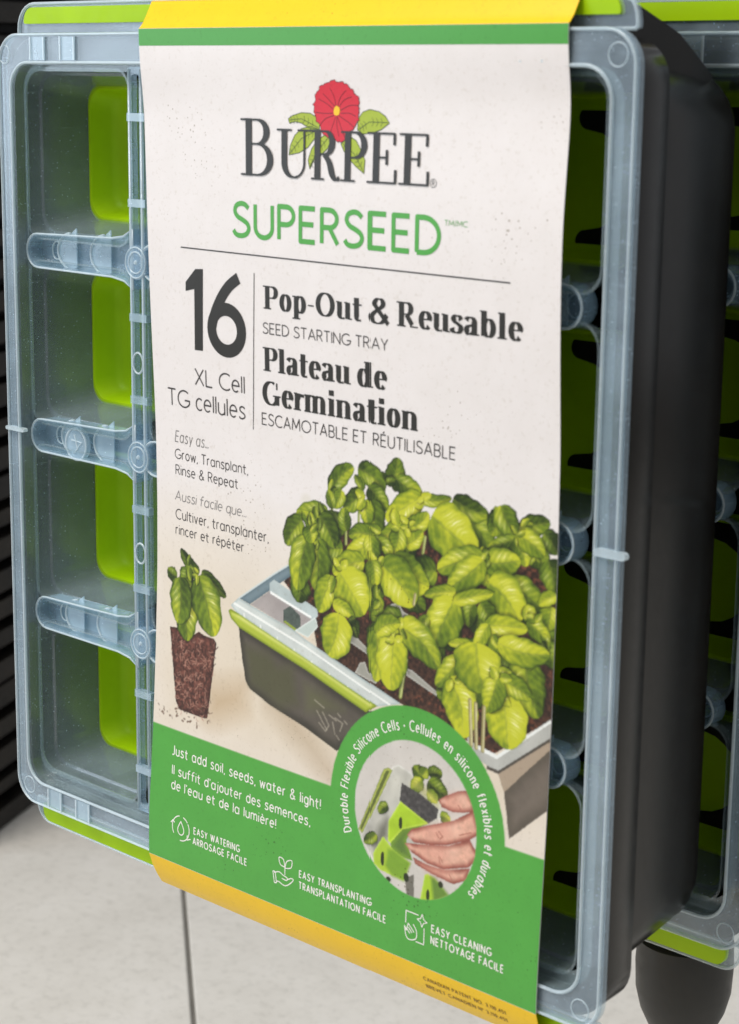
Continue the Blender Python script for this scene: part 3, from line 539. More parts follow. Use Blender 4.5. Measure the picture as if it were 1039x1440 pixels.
BUR = [('B', 59.81, 79.8, 1.0), ('U', 80.67, 99.64, 0.84), ('R', 99.41, 115.15, 0.84), ('P', 115.63, 129.08, 0.84), ('E', 129.34, 143.86, 0.84), ('E', 145.01, 159.95, 0.84)]
BURY = (304.24, 326.5)
ONE = [(35.42, 265.05), (30.53, 264.68), (24.11, 258.87), (23.94, 255.1), (29.56, 256.37), (28.73, 230.82), (33.96, 230.97)]
SIXO = [(49.58, 252.08), (61.39, 242.46), (49.76, 230.5), (37.28, 241.71)]
RULE = [(21.63, 273.1), (199.76, 272.35)]
BARV = [(66.85, 265.8), (64.66, 201.82)]
EMB = [[(102.3, 95.2), (107.77, 93.14)], [(103.68, 90.96), (109.69, 84.48)], [(105.07, 86.41), (108.88, 83.68), (110.86, 86.59), (107.0, 91.14)], [(110.73, 90.81), (114.87, 89.38)], [(112.86, 88.29), (114.23, 83.77)],
 [(114.03, 90.39), (118.55, 89.06), (117.03, 85.67)], [(115.59, 92.57), (117.25, 91.46)], [(115.06, 83.37), (116.74, 81.96)], [(119.31, 90.45), (120.96, 89.34)]]
CREASE = [[(170.91, 58.19), (172.99, 56.66), (171.73, 55.24)], [(169.61, 57.3), (171.04, 55.58)], [(172.11, 47.9), (173.54, 46.19)], [(171.45, 47.71), (172.24, 45.28)], [(177.07, 42.44), (178.49, 40.73)],
 [(181.43, 59.55), (187.14, 62.2)], [(180.14, 71.26), (181.51, 70.05)]]
NAIL = [[(170.92, 71.15), (173.51, 72.37), (173.91, 70.9), (171.65, 69.77)], [(155.23, 52.19), (157.19, 54.36), (158.31, 52.52), (156.34, 50.61)], [(154.16, 48.37), (156.42, 48.75), (158.56, 47.21), (156.54, 46.35)]]
ICON = [(21.49, 17.58), (86.86, 16.64), (160.62, 15.33)]
PAT = [(163.9, 206.3, -6.6, 2.6), (163.9, 205.7, -10.6, 2.6)]
PL, PR = prof(KL), prof(KR)
def surf(s, y):
    u = np.clip(np.asarray(s, float) / SW, 0, 1)
    return np.interp(y, ys, PL) * (1 - u) ** 2 + np.interp(y, ys, PR) * u * u
sl = empty('card_sleeve', (0, 0, BASE))
tag(sl, 'printed card sleeve with a red flower and basil picture round the tray', 'card sleeve')
def P3(s, y, off): return W3(SX + s, y, float(surf(s, y)) + off)

def sheet(name, prof_pts, mat, thick=.35, nx=60, down=False):
    """card bent along a (y, z-offset) profile, thickness inwards; z follows the front panel's bow"""
    vs = []; n = len(prof_pts); PP = np.array(prof_pts, float); tg = np.gradient(PP, axis=0); tg /= np.hypot(tg[:, 0], tg[:, 1])[:, None]
    nrm = np.stack([tg[:, 1], -tg[:, 0]], 1)                 # points to the tray for profiles running upwards
    if down: nrm = -nrm
    for side in (0, 1):
        for i in range(nx + 1):
            s = SW * i / nx
            for (y, z), (ny, nz) in zip(PP, nrm):
                vs.append(W3(SX + s, y + side * thick * ny, float(surf(s, min(max(y, 0), 361.3))) + z + side * thick * nz))
    fs = []; N = (nx + 1) * n
    for i in range(nx):
        for j in range(n - 1):
            a = i * n + j; fs.append((a, a + 1, a + n + 1, a + n)); fs.append((N + a, N + a + n, N + a + n + 1, N + a + 1))
    for i in range(nx):
        for j in (0, n - 1): a = i * n + j; fs.append((a, a + n, N + a + n, N + a))
    for j in range(n - 1):
        for i in (0, nx): a = i * n + j; fs.append((a, a + 1, N + a + 1, N + a))
    o = mesh_obj(name, vs, fs, mat, sl, True, raw=True); o.modifiers.new('edge', 'EDGE_SPLIT').split_angle = R(50); return o
sheet('front_panel', [(y, 0.) for y in np.linspace(0, 361.3, 122)], 'white')
sheet('top_flap', [(361.35, -.02), (362.1, -1.0), (364, -2.6), (367, -4.4), (370, -6.0), (372.8, -7.4), (374.3, -9.2), (374.8, -12), (374.8, -32), (374.8, -84)], 'yellow')
flap = [(-.05, -.02), (-.9, -.25), (-2.2, -.7), (-6, -1.9), (-11.2, -4.5), (-15.8, -7.2), (-17.6, -9.8), (-16, -16.5), (-9, -22.5), (0, -28), (6.2, -31.5), (8.0, -40), (10.2, -62), (12.5, -84)]
sheet('bottom_flap', flap, 'yellow', down=True)
def band(name, y0, y1, mat, off):
    n = max(2, int((y1 - y0) / 1.5)); nx = 80; vs = []; fs = []
    for i in range(nx + 1):
        for j in range(n + 1): vs.append(P3(SW * i / nx, y0 + (y1 - y0) * j / n, off))
    for i in range(nx):
        for j in range(n): a = i * (n + 1) + j; fs.append((a, a + 1, a + n + 2, a + n + 1))
    return mesh_obj(name, vs, fs, mat, sl, True, raw=True)
band('green_stripe', 354.4, 361.2, 'green', .05)

# ---- the printed picture, painted on a fine mesh as vertex colours
Q = .2; NY, NX = int(206 / Q), int(SW / Q)
CX, CY = np.meshgrid((np.arange(NX) + .5) * Q, (np.arange(NY) + .5) * Q)
nrng = np.random.default_rng(3)
def vnoise(cell, octaves=3, sx=1., sy=1.):
    out = np.zeros((NY, NX)); amp = 1.; tot = 0
    for o in range(octaves):
        cxn, cyn = cell * sx / 2 ** o, cell * sy / 2 ** o
        gw, gh = int(SW / cxn) + 3, int(206 / cyn) + 3; g = nrng.random((gh, gw))
        fx, fy = CX / cxn, CY / cyn; ix, iy = fx.astype(int), fy.astype(int); tx, ty = fx - ix, fy - iy
        tx, ty = tx * tx * (3 - 2 * tx), ty * ty * (3 - 2 * ty)
        out += amp * ((g[iy, ix] * (1 - tx) + g[iy, ix + 1] * tx) * (1 - ty) + (g[iy + 1, ix] * (1 - tx) + g[iy + 1, ix + 1] * tx) * ty); tot += amp; amp *= .55
    return out / tot
C = np.zeros((NY, NX, 3)); C[:] = (235, 229, 227)
N_fine, N_mid, N_wood, N_soil = vnoise(1.6, 3), vnoise(9, 3), vnoise(6, 4, 9, 1), vnoise(1.1, 2)
def win(P, pad=2.0):
    P = np.asarray(P); x0, y0 = P.min(0) - pad; x1, y1 = P.max(0) + pad
    return (slice(max(0, int(y0 / Q)), min(NY, int(y1 / Q) + 1)), slice(max(0, int(x0 / Q)), min(NX, int(x1 / Q) + 1)))
def inside(P, w):
    X, Y = CX[w], CY[w]; r = np.zeros(X.shape, bool); n = len(P)
    for i in range(n):
        (xa, ya), (xb, yb) = P[i], P[(i + 1) % n]
        if ya == yb: continue
        r ^= ((ya > Y) != (yb > Y)) & (X < (xb - xa) * (Y - ya) / (yb - ya) + xa)
    return r
def edge_dist(P, w, closed=True):
    X, Y = CX[w], CY[w]; d = np.full(X.shape, 1e9); n = len(P)
    for i in range(n if closed else n - 1):
        (xa, ya), (xb, yb) = P[i], P[(i + 1) % n]; dx, dy = xb - xa, yb - ya; L = dx * dx + dy * dy + 1e-9
        t = np.clip(((X - xa) * dx + (Y - ya) * dy) / L, 0, 1); d = np.minimum(d, np.hypot(X - xa - t * dx, Y - ya - t * dy))
    return d
def smooth(a, b, x): t = np.clip((x - a) / (b - a), 0, 1); return t * t * (3 - 2 * t)
def fill(P, col, edge=None, ew=2., alpha=1., noise=0., soft=0., mask=None, nmap=None):
    w = win(P, 2 + soft); ins = inside(P, w)
    if soft: d = edge_dist(P, w); a = np.where(ins, .5 + d / soft / 2, .5 - d / soft / 2).clip(0, 1)
    else: a = ins.astype(float)
    if mask is not None: a = a * mask[w]
    c = np.broadcast_to(np.array(col, float), a.shape + (3,)).copy()
    if edge is not None: t = smooth(0, ew, edge_dist(P, w))[..., None]; c = np.array(edge, float) * (1 - t) + c * t
    if noise: c = c * (1 + noise * ((nmap if nmap is not None else N_fine)[w] - .5) * 2)[..., None]
    C[w] = C[w] * (1 - a * alpha)[..., None] + c * (a * alpha)[..., None]
def line(P, rad, col, alpha=1., soft=.25, mask=None):
    w = win(P, rad + 1); d = edge_dist(P, w, False); a = np.clip((rad - d) / soft + .5, 0, 1) * alpha
    if mask is not None: a = a * mask[w]
    C[w] = C[w] * (1 - a)[..., None] + np.array(col, float) * a[..., None]
def leaf(B, T, hw, tone, seed, mask=None):
    rs = np.random.default_rng(seed); B, T = np.array(B), np.array(T); ax = T - B; L = np.hypot(*ax); n = np.array([-ax[1], ax[0]]) / L
    bend = rs.uniform(-.12, .12) * L; ts = np.linspace(0, 1, 64)
    mid = B + np.outer(ts, ax) + np.outer(np.sin(ts * np.pi) * bend, n)
    w = win(np.array([B - hw, B + hw, T - hw, T + hw, B + ax / 2 + n * (hw + abs(bend)), B + ax / 2 - n * (hw + abs(bend))]), 2)
    X, Y = CX[w], CY[w]
    if X.size == 0: return
    dd = (X[..., None] - mid[:, 0]) ** 2 + (Y[..., None] - mid[:, 1]) ** 2; k = dd.argmin(-1); t = ts[k]
    tx = np.gradient(mid[:, 0]); ty = np.gradient(mid[:, 1]); tl = np.hypot(tx, ty)
    rx, ry = X - mid[k, 0], Y - mid[k, 1]
    along = (rx * tx[k] + ry * ty[k]) / tl[k]; side = (-rx * ty[k] + ry * tx[k]) / tl[k]
    t = t + along / L
    k1 = rs.uniform(.66, .86); lob = 1 + .05 * np.sin(t * 17 + rs.uniform(0, 6))
    wid = hw * 1.04 * np.where((t > 0) & (t < 1), np.sin(np.pi * np.clip(t, 0, 1) ** k1) ** .47, 0) * lob
    s = side / np.maximum(wid, .01); ins = (np.abs(side) < wid) & (t > 0) & (t < 1)
    # soft contact shadow on what lies behind
    sh = np.clip(1.25 - np.abs(side - .5) / np.maximum(wid, .2), 0, .5) * ((t > -.03) & (t < 1.05)); sh = np.where(ins, 0, sh)
    if mask is not None: sh = sh * mask[w]
    C[w] = C[w] * (1 - .9 * sh * smooth(205, 150, C[w].mean(-1)))[..., None]
    dark, midc, lite, hi = (np.array(c, float) for c in ((38, 54, 16), (104, 128, 32), (196, 200, 46), (248, 246, 190)))
    veins = 5 + rs.integers(0, 2); ph = t * veins - np.abs(s) ** 1.35 * 1.7 + rs.uniform(0, 1) + .9 * (N_mid[w] - .5) + .4 * (s > 0)
    puff = .5 + .5 * np.cos(2 * np.pi * ph)
    lit = 1 if rs.random() < .5 else -1
    shade = tone * .85 + .15 + .11 * (puff - .5) + .20 * lit * np.tanh(s * 5) * (1 - .5 * np.abs(s)) + .22 * (.5 - t) * (1 if rs.random() < .6 else -1) + .42 * (N_mid[w] - .5) + .22 * (N_fine[w] - .5)
    shade = (shade - .5) * 1.25 + .5; shade = shade - .34 * np.clip(np.abs(s) - .72, 0, 1) / .28 - .22 * smooth(.06, .0, np.abs(s) - .03) * (tone > .3)
    shade = shade.clip(0, 1.1)[..., None]
    col = np.where(shade < .45, dark + (midc - dark) * (shade / .45).clip(0, 1), midc + (lite - midc) * ((shade - .45) / .5).clip(0, 1))
    gl = np.exp(-((s * lit - .45) / .26) ** 2) * np.exp(-((t - rs.uniform(.3, .55)) / .22) ** 2) * (.35 + .65 * puff ** 2) * (.35 + .75 * tone)
    streak = .55 + .45 * np.cos(2 * np.pi * (ph * 3 + s * 2))
    col = col + (hi - col) * (gl * streak * 1.25).clip(0, .92)[..., None]
    vn = np.exp(-(np.abs((ph % 1) - .5) / .05) ** 2) * (np.abs(s) < .9) * .13
    mr = np.exp(-(side / .32) ** 2) * (t < .92) * .42
    col = col + (np.array((206, 206, 96)) * (.55 + .45 * tone) - col) * np.maximum(vn, mr)[..., None]
    rimd = smooth(1 - .5 / np.maximum(wid, .5), 1.0, np.abs(s)) * .55
    col = col + (np.array((168, 178, 70)) * (.5 + .5 * tone) - col) * rimd[..., None] * (lit * s > 0)[..., None]
    col = col * (1 - .55 * rimd * (lit * s <= 0))[..., None]
    a = ins.astype(float)
    if mask is not None: a = a * mask[w]
    C[w] = C[w] * (1 - a)[..., None] + col * a[..., None]
# table top
fill(POLY['table'], (226, 214, 196), soft=26.)
g = smooth(150, 62, CY) * smooth(175, 140, CY)
C[:] = C * (1 - g * .16 * (.4 + N_wood))[..., None] + np.array((206, 186, 158)) * (g * .16 * (.4 + N_wood))[..., None]
fill(POLY['plugshade'], (186, 158, 122), soft=9., alpha=.75)
fill([(75, 86), (125, 55), (118, 66), (78, 98)], (170, 146, 116), soft=8., alpha=.55)
# tray in the picture
fill(POLY['interior'], (66, 44, 34), noise=.55, nmap=N_soil)
red = (N_soil > .62) & (N_mid > .5); w_ = win(POLY['interior']); ii = inside(POLY['interior'], w_) & red[w_]; C[w_][ii] = C[w_][ii] * .4 + np.array((132, 74, 52)) * .6
fill(POLY['side'], (92, 85, 76), edge=(62, 58, 50), ew=5, noise=.10, nmap=N_mid)
fill(POLY['side_window'], (84, 84, 58), soft=3, alpha=.8); fill(POLY['side_window2'], (98, 98, 70), soft=3, alpha=.8)
for L_ in EMB: line(L_, .28, (176, 168, 150), .7)
fill(POLY['rim'], (206, 212, 208), edge=(176, 190, 190), ew=1.4, noise=.08, nmap=N_mid); fill(POLY['rim_line'], (244, 246, 242))
r0, r1 = np.array(POLY['rim'][0]), np.array(POLY['rim'][5])
for k in range(8):
    p = r0 + (r1 - r0) * (.1 + .12 * k); line([p + (0, .3), p + (.6, -3.6)], .45, (240, 242, 238), .8)
fill(POLY['lime'], (176, 190, 62), edge=(128, 146, 36), ew=1.6); fill(POLY['lime_hi'], (222, 226, 130), soft=.8)
fill(POLY['backrim'], (120, 138, 146), edge=(96, 116, 126), ew=2.); line([POLY['backrim'][0], POLY['backrim'][1], POLY['backrim'][2]], .35, (206, 216, 216))
fill(POLY['cell'], (172, 164, 162), noise=.10, nmap=N_mid); fill(POLY['celldark'], (82, 92, 86), noise=.2); fill(POLY['celllime'], (150, 166, 60))
fill(POLY['bar'], (190, 202, 202), noise=.08, nmap=N_mid); fill(POLY['barline'], (248, 250, 248)); fill(POLY['bar2'], (196, 208, 202), edge=(230, 236, 232), ew=.8)
for n_ in ('clip1', 'clip2', 'clip3', 'clip4'): fill(POLY[n_], (176, 178, 168), edge=(226, 228, 220), ew=.7, alpha=.85)
for k, (p, rad, front) in enumerate(STEM):
    if not front: line(p, rad, (132, 146, 72)); line([(a + .25, b_) for a, b_ in p], rad * .4, (196, 200, 130))
for n_ in ('corner',): fill(POLY[n_], (184, 184, 178), noise=.08, nmap=N_mid)
fill(POLY['corner_hi'], (236, 238, 234)); fill(POLY['corner_dark'], (84, 78, 70))
fill(POLY['endband'], (172, 154, 134)); fill(POLY['endside'], (112, 102, 92), edge=(92, 84, 74), ew=6, noise=.12, nmap=N_mid)
gaps = [((96.0, 176.5), 3.2), ((130., 150.), 2.2), ((196., 152.), 2.0)]
for (gx, gy), r_ in gaps: fill([(gx + r_ * math.cos(a), gy + r_ * 1.1 * math.sin(a)) for a in np.linspace(0, 6.28, 12)], (226, 220, 212), soft=1.)
rsx = np.random.default_rng(8)
for k in range(64):                                     # dark understorey between the leaves
    px_, py_ = rsx.uniform(92, 219), 0; py_ = rsx.uniform(100 - .0 * px_, 176 - abs(px_ - 150) * .18)
    if inside(POLY['crown'], (slice(int(py_ / Q), int(py_ / Q) + 1), slice(int(px_ / Q), int(px_ / Q) + 1))).any():
        a = rsx.uniform(0, 6.28); leaf((px_, py_), (px_ + 13 * math.cos(a), py_ + 11 * math.sin(a)), rsx.uniform(3.5, 6.0), rsx.uniform(.04, .34), 900 + k)
fill(POLY['plug'], (98, 60, 50), edge=(66, 38, 32), ew=3., noise=.5, nmap=N_soil)
rs2 = np.random.default_rng(5); PW = np.array(POLY['plug'])
for k in range(260):
    p = np.array((rs2.uniform(PW[:, 0].min(), PW[:, 0].max()), rs2.uniform(PW[:, 1].min(), PW[:, 1].max() - 4))); a = rs2.uniform(0, 6.28); q = [p]
    for j in range(4): a += rs2.normal(0, .8); q.append(q[-1] + .8 * np.array((math.cos(a), math.sin(a))))
    wv = (slice(int(p[1] / Q), int(p[1] / Q) + 1), slice(int(p[0] / Q), int(p[0] / Q) + 1))
    if inside(POLY['plug'], wv).any(): line(q, rs2.uniform(.12, .26), (184, 138, 120) if rs2.random() < .6 else (58, 32, 26), .75)
for k in range(40):
    p = np.array((rs2.uniform(3, 40), 66.5 + abs(rs2.normal(0, 4)))); line([p, p + rs2.normal(0, .5, 2)], rs2.uniform(.15, .45), (96, 72, 56), .8)
for k, (b_, t_, hw, tone) in enumerate(LEAVES):
    leaf(b_, t_, hw, tone, k + 11)
    if hw > 3.6 and k % 2 == 0:                         # young leaves curling at the growing tip
        for q in range(3):
            a = rsx.uniform(0, 6.28); c0 = np.array(b_) + rsx.normal(0, 1.2, 2); L0 = rsx.uniform(3.2, 6.5)
            leaf(c0, c0 + L0 * np.array((math.cos(a), math.sin(a))), L0 * rsx.uniform(.26, .42), min(1, tone + rsx.uniform(-.2, .3)), 2000 + 7 * k + q)
for k, (p, rad, front) in enumerate(STEM):
    if front: line(p, rad, (150, 140, 92)); line([(a + .25, c_) for a, c_ in p], rad * .4, (214, 206, 158))
# green foot of the panel with its round badge
circ_d = np.hypot(CX - 158.2, CY - 59.3)
gm = np.maximum(smooth(61.55, 61.15, CY), smooth(45.7, 45.3, circ_d))
gcol = np.array((82, 164, 66)) * (1 + .05 * (N_mid - .5))[..., None]
C[:] = C * (1 - gm)[..., None] + gcol * gm[..., None]
im = smooth(31.9, 31.5, circ_d)
ib = np.array((208, 202, 195)) * (1 + .10 * (N_mid - .5))[..., None]; C[:] = C * (1 - im)[..., None] + ib * im[..., None]
def ifill(n_, col, **k): fill(POLY[n_], col, mask=im, **k)
ifill('i_clear', (184, 184, 172), alpha=.65, edge=(222, 222, 216), ew=1.2, noise=.25, nmap=N_mid); ifill('i_dark', (96, 96, 84), alpha=.8, soft=2.); ifill('i_dark2', (92, 88, 78), alpha=.8)
ifill('i_bar', (172, 182, 88), edge=(132, 142, 64), ew=.6); ifill('i_barc', (96, 106, 50))
for k, (p, hw, tone) in enumerate(ILEAF): leaf(p[0], p[1], hw, tone, 300 + k, im)
ifill('i_rim', (204, 196, 110), alpha=.45, soft=1.2); ifill('i_soil', (76, 73, 72), noise=.3, nmap=N_soil)
ifill('i_cup1s', (92, 122, 52), edge=(116, 150, 50), ew=3, noise=.12, nmap=N_mid); ifill('i_cup1', (172, 206, 44), edge=(196, 222, 80), ew=1.2, noise=.12, nmap=N_mid)
ifill('i_cup2', (172, 200, 56), edge=(190, 216, 84), ew=1.2); ifill('i_cup2s', (122, 160, 46), soft=1., noise=.12, nmap=N_mid)
ifill('i_cup3', (170, 204, 52), edge=(196, 222, 90), ew=1.); ifill('i_cup3s', (104, 138, 54), soft=1.)
for (c_, a_, b_) in ISLOT: fill([(c_[0] + a_ * .36 * math.cos(q), c_[1] + b_ * .28 * math.sin(q)) for q in np.linspace(0, 6.28, 18)], (40, 48, 20), mask=im)
for n_ in ('thumb', 'finger3', 'finger2', 'finger1'):
    ifill(n_, (224, 172, 150), edge=(150, 84, 72), ew=2.6, noise=.12, nmap=N_fine)
    P_ = np.array(POLY[n_]); c_ = P_.mean(0); fill((c_ + (P_ - c_) * .45 + (0, .9)).tolist(), (240, 200, 180), soft=3.5, alpha=.55, mask=im)
    fill((c_ + (P_ - c_) * .3 + (-2.5, -.6)).tolist(), (206, 128, 112), soft=4., alpha=.5, mask=im)
for L_ in CREASE: line(L_, .22, (150, 80, 66), .7, mask=im)
for L_ in NAIL: fill(L_, (232, 182, 164), soft=.6, alpha=.8, mask=im)

def lin_a(a): a = (a / 255).clip(0, 1); return np.where(a <= .04045, a / 12.92, ((a + .055) / 1.055) ** 2.4)
GXn, GYn = 494, 515
gx = np.linspace(0, SW, GXn + 1); gy = np.linspace(.15, 205.8, GYn + 1)
L = lin_a(C)
pad = np.pad(L, ((1, 1), (1, 1), (0, 0)), 'edge')
blur = (pad[:-2, 1:-1] + pad[2:, 1:-1] + pad[1:-1, :-2] + pad[1:-1, 2:] + 2 * pad[1:-1, 1:-1]) / 6
ix = np.clip((gx / Q).astype(int), 0, NX - 1); iy = np.clip((gy / Q).astype(int), 0, NY - 1)
cols = blur[np.ix_(iy, ix)]
SGX, SGY = np.meshgrid(gx, gy); Z = surf(SGX, SGY) + .05
V = np.stack([(SX + SGX - TW / 2) / 1000, -Z / 1000, SGY / 1000], -1).reshape(-1, 3)
ii = np.arange((GYn + 1) * (GXn + 1)).reshape(GYn + 1, GXn + 1)
F = np.stack([ii[:-1, :-1], ii[:-1, 1:], ii[1:, 1:], ii[1:, :-1]], -1).reshape(-1, 4)
me = bpy.data.meshes.new('printed_picture')
me.vertices.add(len(V)); me.vertices.foreach_set('co', V.ravel()); me.loops.add(F.size); me.loops.foreach_set('vertex_index', F.ravel().astype(np.int32))
me.polygons.add(len(F)); me.polygons.foreach_set('loop_start', np.arange(0, F.size, 4, dtype=np.int32)); me.update(calc_edges=True)
ca = me.color_attributes.new('ink', 'FLOAT_COLOR', 'POINT'); ca.data.foreach_set('color', np.concatenate([cols.reshape(-1, 3), np.ones((len(V), 1))], 1).ravel().astype(np.float32))
me.polygons.foreach_set('use_smooth', np.ones(len(F), bool)); me.materials.append(M['art'])
pic = bpy.data.objects.new('printed_picture', me); COL.objects.link(pic); pic.parent = sl
pic['label'] = 'printed picture of basil seedlings growing in a tray, green foot with round hand picture'

# ---- lettering: pen strokes with a round or flat nib
def arc(cx, cy, rx, ry, a0, a1, n=14): return [(cx + rx * math.cos(R(a0 + (a1 - a0) * k / n)), cy + ry * math.sin(R(a0 + (a1 - a0) * k / n))) for k in range(n + 1)]
def spl(P, n=6):
    out = []; Pp = [P[0]] + list(P) + [P[-1]]
    for i in range(1, len(Pp) - 2):
        a, b_, c_, d = (np.array(q, float) for q in Pp[i - 1:i + 3])
        for k in range(n):
            t = k / n; out.append(tuple(.5 * ((2 * b_) + (c_ - a) * t + (2 * a - 5 * b_ + 4 * c_ - d) * t * t + (3 * b_ - a - 3 * c_ + d) * t ** 3)))
    return out + [tuple(P[-1])]
XH = .70
def bowl(cx, rx=.25): return arc(cx, XH / 2, rx, XH / 2, 90, 450, 24)
S_ = spl([(.56, .86), (.44, .97), (.28, 1.0), (.11, .92), (.06, .75), (.16, .59), (.36, .49), (.52, .38), (.57, .22), (.47, .06), (.27, 0), (.09, .04), (.0, .16)])
s_ = [(x * .70, y * XH) for x, y in S_]
AMP = spl([(.66, .0), (.2, .66), (.14, .82), (.24, .98), (.38, .98), (.46, .84), (.4, .68), (.14, .44), (.03, .26), (.1, .06), (.28, 0), (.46, .1), (.6, .38)])
SANS = {
 'A': (.72, [[(0, 0), (.36, 1), (.72, 0)], [(.13, .32), (.59, .32)]]), 'B': (.55, [[(0, 0), (0, 1), (.28, 1)] + arc(.28, .76, .23, .24, 90, -90) + [(0, .52)], [(.28, .52)] + arc(.3, .26, .25, .26, 90, -90) + [(0, 0)]]),
 'C': (.74, [arc(.47, .5, .47, .5, 52, 308, 24)]), 'D': (.68, [[(0, 0), (0, 1), (.2, 1)] + arc(.2, .5, .48, .5, 90, -90, 20) + [(0, 0)]]),
 'E': (.5, [[(.5, 1), (0, 1), (0, 0), (.5, 0)], [(0, .52), (.45, .52)]]), 'F': (.48, [[(.48, 1), (0, 1), (0, 0)], [(0, .52), (.43, .52)]]),
 'G': (.84, [arc(.47, .5, .47, .5, 48, 330, 24) + [(.88, .42), (.52, .42)]]), 'I': (.0, [[(0, 0), (0, 1)]]), 'J': (.32, [[(.32, 1), (.32, .25)] + arc(.1, .22, .22, .22, 0, -110, 8)]),
 'L': (.45, [[(0, 1), (0, 0), (.45, 0)]]), 'M': (.82, [[(0, 0), (.06, 1), (.41, .22), (.76, 1), (.82, 0)]]), 'N': (.66, [[(0, 0), (0, 1), (.66, 0), (.66, 1)]]),
 'O': (.96, [arc(.48, .5, .48, .5, 90, 450, 30)]), 'P': (.52, [[(0, 0), (0, 1), (.26, 1)] + arc(.26, .73, .26, .27, 90, -90) + [(0, .46)]]),
 'R': (.54, [[(0, 0), (0, 1), (.26, 1)] + arc(.26, .74, .25, .26, 90, -90) + [(0, .48)], [(.26, .48), (.54, 0)]]), 'S': (.57, [S_]), 'T': (.6, [[(0, 1), (.6, 1)], [(.3, 1), (.3, 0)]]),
 'U': (.62, [[(0, 1), (0, .32)] + arc(.31, .31, .31, .31, 180, 360) + [(.62, 1)]]), 'V': (.66, [[(0, 1), (.33, 0), (.66, 1)]]), 'W': (1., [[(0, 1), (.25, 0), (.5, .9), (.75, 0), (1, 1)]]),
 'X': (.62, [[(0, 0), (.62, 1)], [(0, 1), (.62, 0)]]), 'Y': (.62, [[(0, 1), (.31, .45), (.62, 1)], [(.31, .45), (.31, 0)]]),
 'a': (.56, [arc(.25, XH / 2, .25, XH / 2, 40, 320, 20), [(.53, XH + .02), (.53, -.02)]]), 'b': (.5, [[(0, 1), (0, 0)], bowl(.25)]), 'c': (.42, [arc(.26, XH / 2, .26, XH / 2, 50, 310, 18)]), 'd': (.5, [bowl(.25), [(.5, 1), (.5, 0)]]),
 'e': (.5, [[(.02, .37), (.5, .37)] + arc(.25, XH / 2, .25, XH / 2, 4, 312, 20)]), 'f': (.36, [arc(.32, .82, .2, .18, 75, 180, 8) + [(.12, 0)], [(-.04, .64), (.36, .64)]]), 'g': (.5, [bowl(.25), [(.5, XH), (.5, -.06)] + arc(.26, -.06, .24, .2, 0, -140, 10)]),
 'h': (.46, [[(0, 1), (0, 0)], [(0, .42)] + arc(.23, .46, .23, .24, 180, 0) + [(.46, 0)]]), 'i': (0., [[(0, XH), (0, 0)], [(0, .92), (0, .99)]]), 'j': (.1, [[(.1, XH), (.1, -.1)] + arc(-.04, -.1, .14, .13, 0, -90, 6), [(.1, .92), (.1, .99)]]),
 'l': (0., [[(0, 1), (0, 0)]]), 'm': (.78, [[(0, XH), (0, 0)], [(0, .44)] + arc(.195, .48, .195, .22, 180, 0) + [(.39, 0)], [(.39, .44)] + arc(.585, .48, .195, .22, 180, 0) + [(.78, 0)]]), 'n': (.46, [[(0, XH), (0, 0)], [(0, .42)] + arc(.23, .46, .23, .24, 180, 0) + [(.46, 0)]]),
 'o': (.52, [bowl(.26, .26)]), 'p': (.5, [[(0, XH), (0, -.26)], bowl(.25)]), 'q': (.5, [bowl(.25), [(.5, XH), (.5, -.26)]]), 'r': (.28, [[(0, XH), (0, 0)], [(0, .42)] + arc(.22, .46, .22, .24, 180, 75, 8)]), 's': (.4, [s_]),
 't': (.36, [[(.13, .94), (.13, .16)] + arc(.29, .16, .16, .16, 180, 285, 8), [(-.04, .66), (.36, .66)]]), 'u': (.46, [[(0, XH), (0, .24)] + arc(.23, .24, .23, .24, 180, 360) + [(.46, XH)], [(.46, .3), (.46, 0)]]), 'v': (.44, [[(0, XH), (.22, 0), (.44, XH)]]),
 'w': (.7, [[(0, XH), (.17, 0), (.35, .62), (.53, 0), (.7, XH)]]), 'x': (.44, [[(0, 0), (.44, XH)], [(0, XH), (.44, 0)]]), 'y': (.46, [[(0, XH), (.24, .02)], [(.46, XH), (.16, -.24)]]),
 ' ': (.18, []), ',': (.03, [[(.05, .06), (-.01, -.14)]]), '.': (.0, [[(0, .0), (0, .1)]]), '…': (.40, [[(x, .0), (x, .12)] for x in (0, .2, .4)]), '!': (0., [[(0, 1), (0, .28)], [(0, 0), (0, .07)]]), "'": (0., [[(0, 1), (0, .8)]]), '/': (.24, [[(0, -.05), (.24, 1.05)]]), '&': (.66, [AMP]), '•': (.1, [arc(.05, .4, .05, .05, 0, 360, 8)]), '°': (.2, [arc(.1, .85, .1, .12, 0, 360, 8)]),
 '0': (.5, [arc(.25, .5, .25, .5, 90, 450, 20)]), '1': (.16, [[(0, .84), (.16, 1), (.16, 0)]]), '3': (.46, [arc(.2, .76, .24, .24, 150, -90, 12) + arc(.2, .27, .26, .27, 90, -150, 12)]), '4': (.5, [[(.38, 0), (.38, 1), (0, .28), (.5, .28)]]), '5': (.46, [[(.42, 1), (.06, 1), (.03, .55)] + arc(.2, .3, .26, .3, 115, -140, 14)]),
}
SANS['É'] = (.5, SANS['E'][1] + [[(.2, 1.12), (.34, 1.28)]]); SANS['é'] = (.5, SANS['e'][1] + [[(.2, .84), (.34, 1.0)]]); SANS['è'] = (.5, SANS['e'][1] + [[(.3, .84), (.16, 1.0)]])
X2 = .72
def foot(x, y=.03, w=.17): return [(x - w, y), (x + w, y)]
def flag(x, y, w=.17): return [(x - w, y - .01), (x, y - .01)]
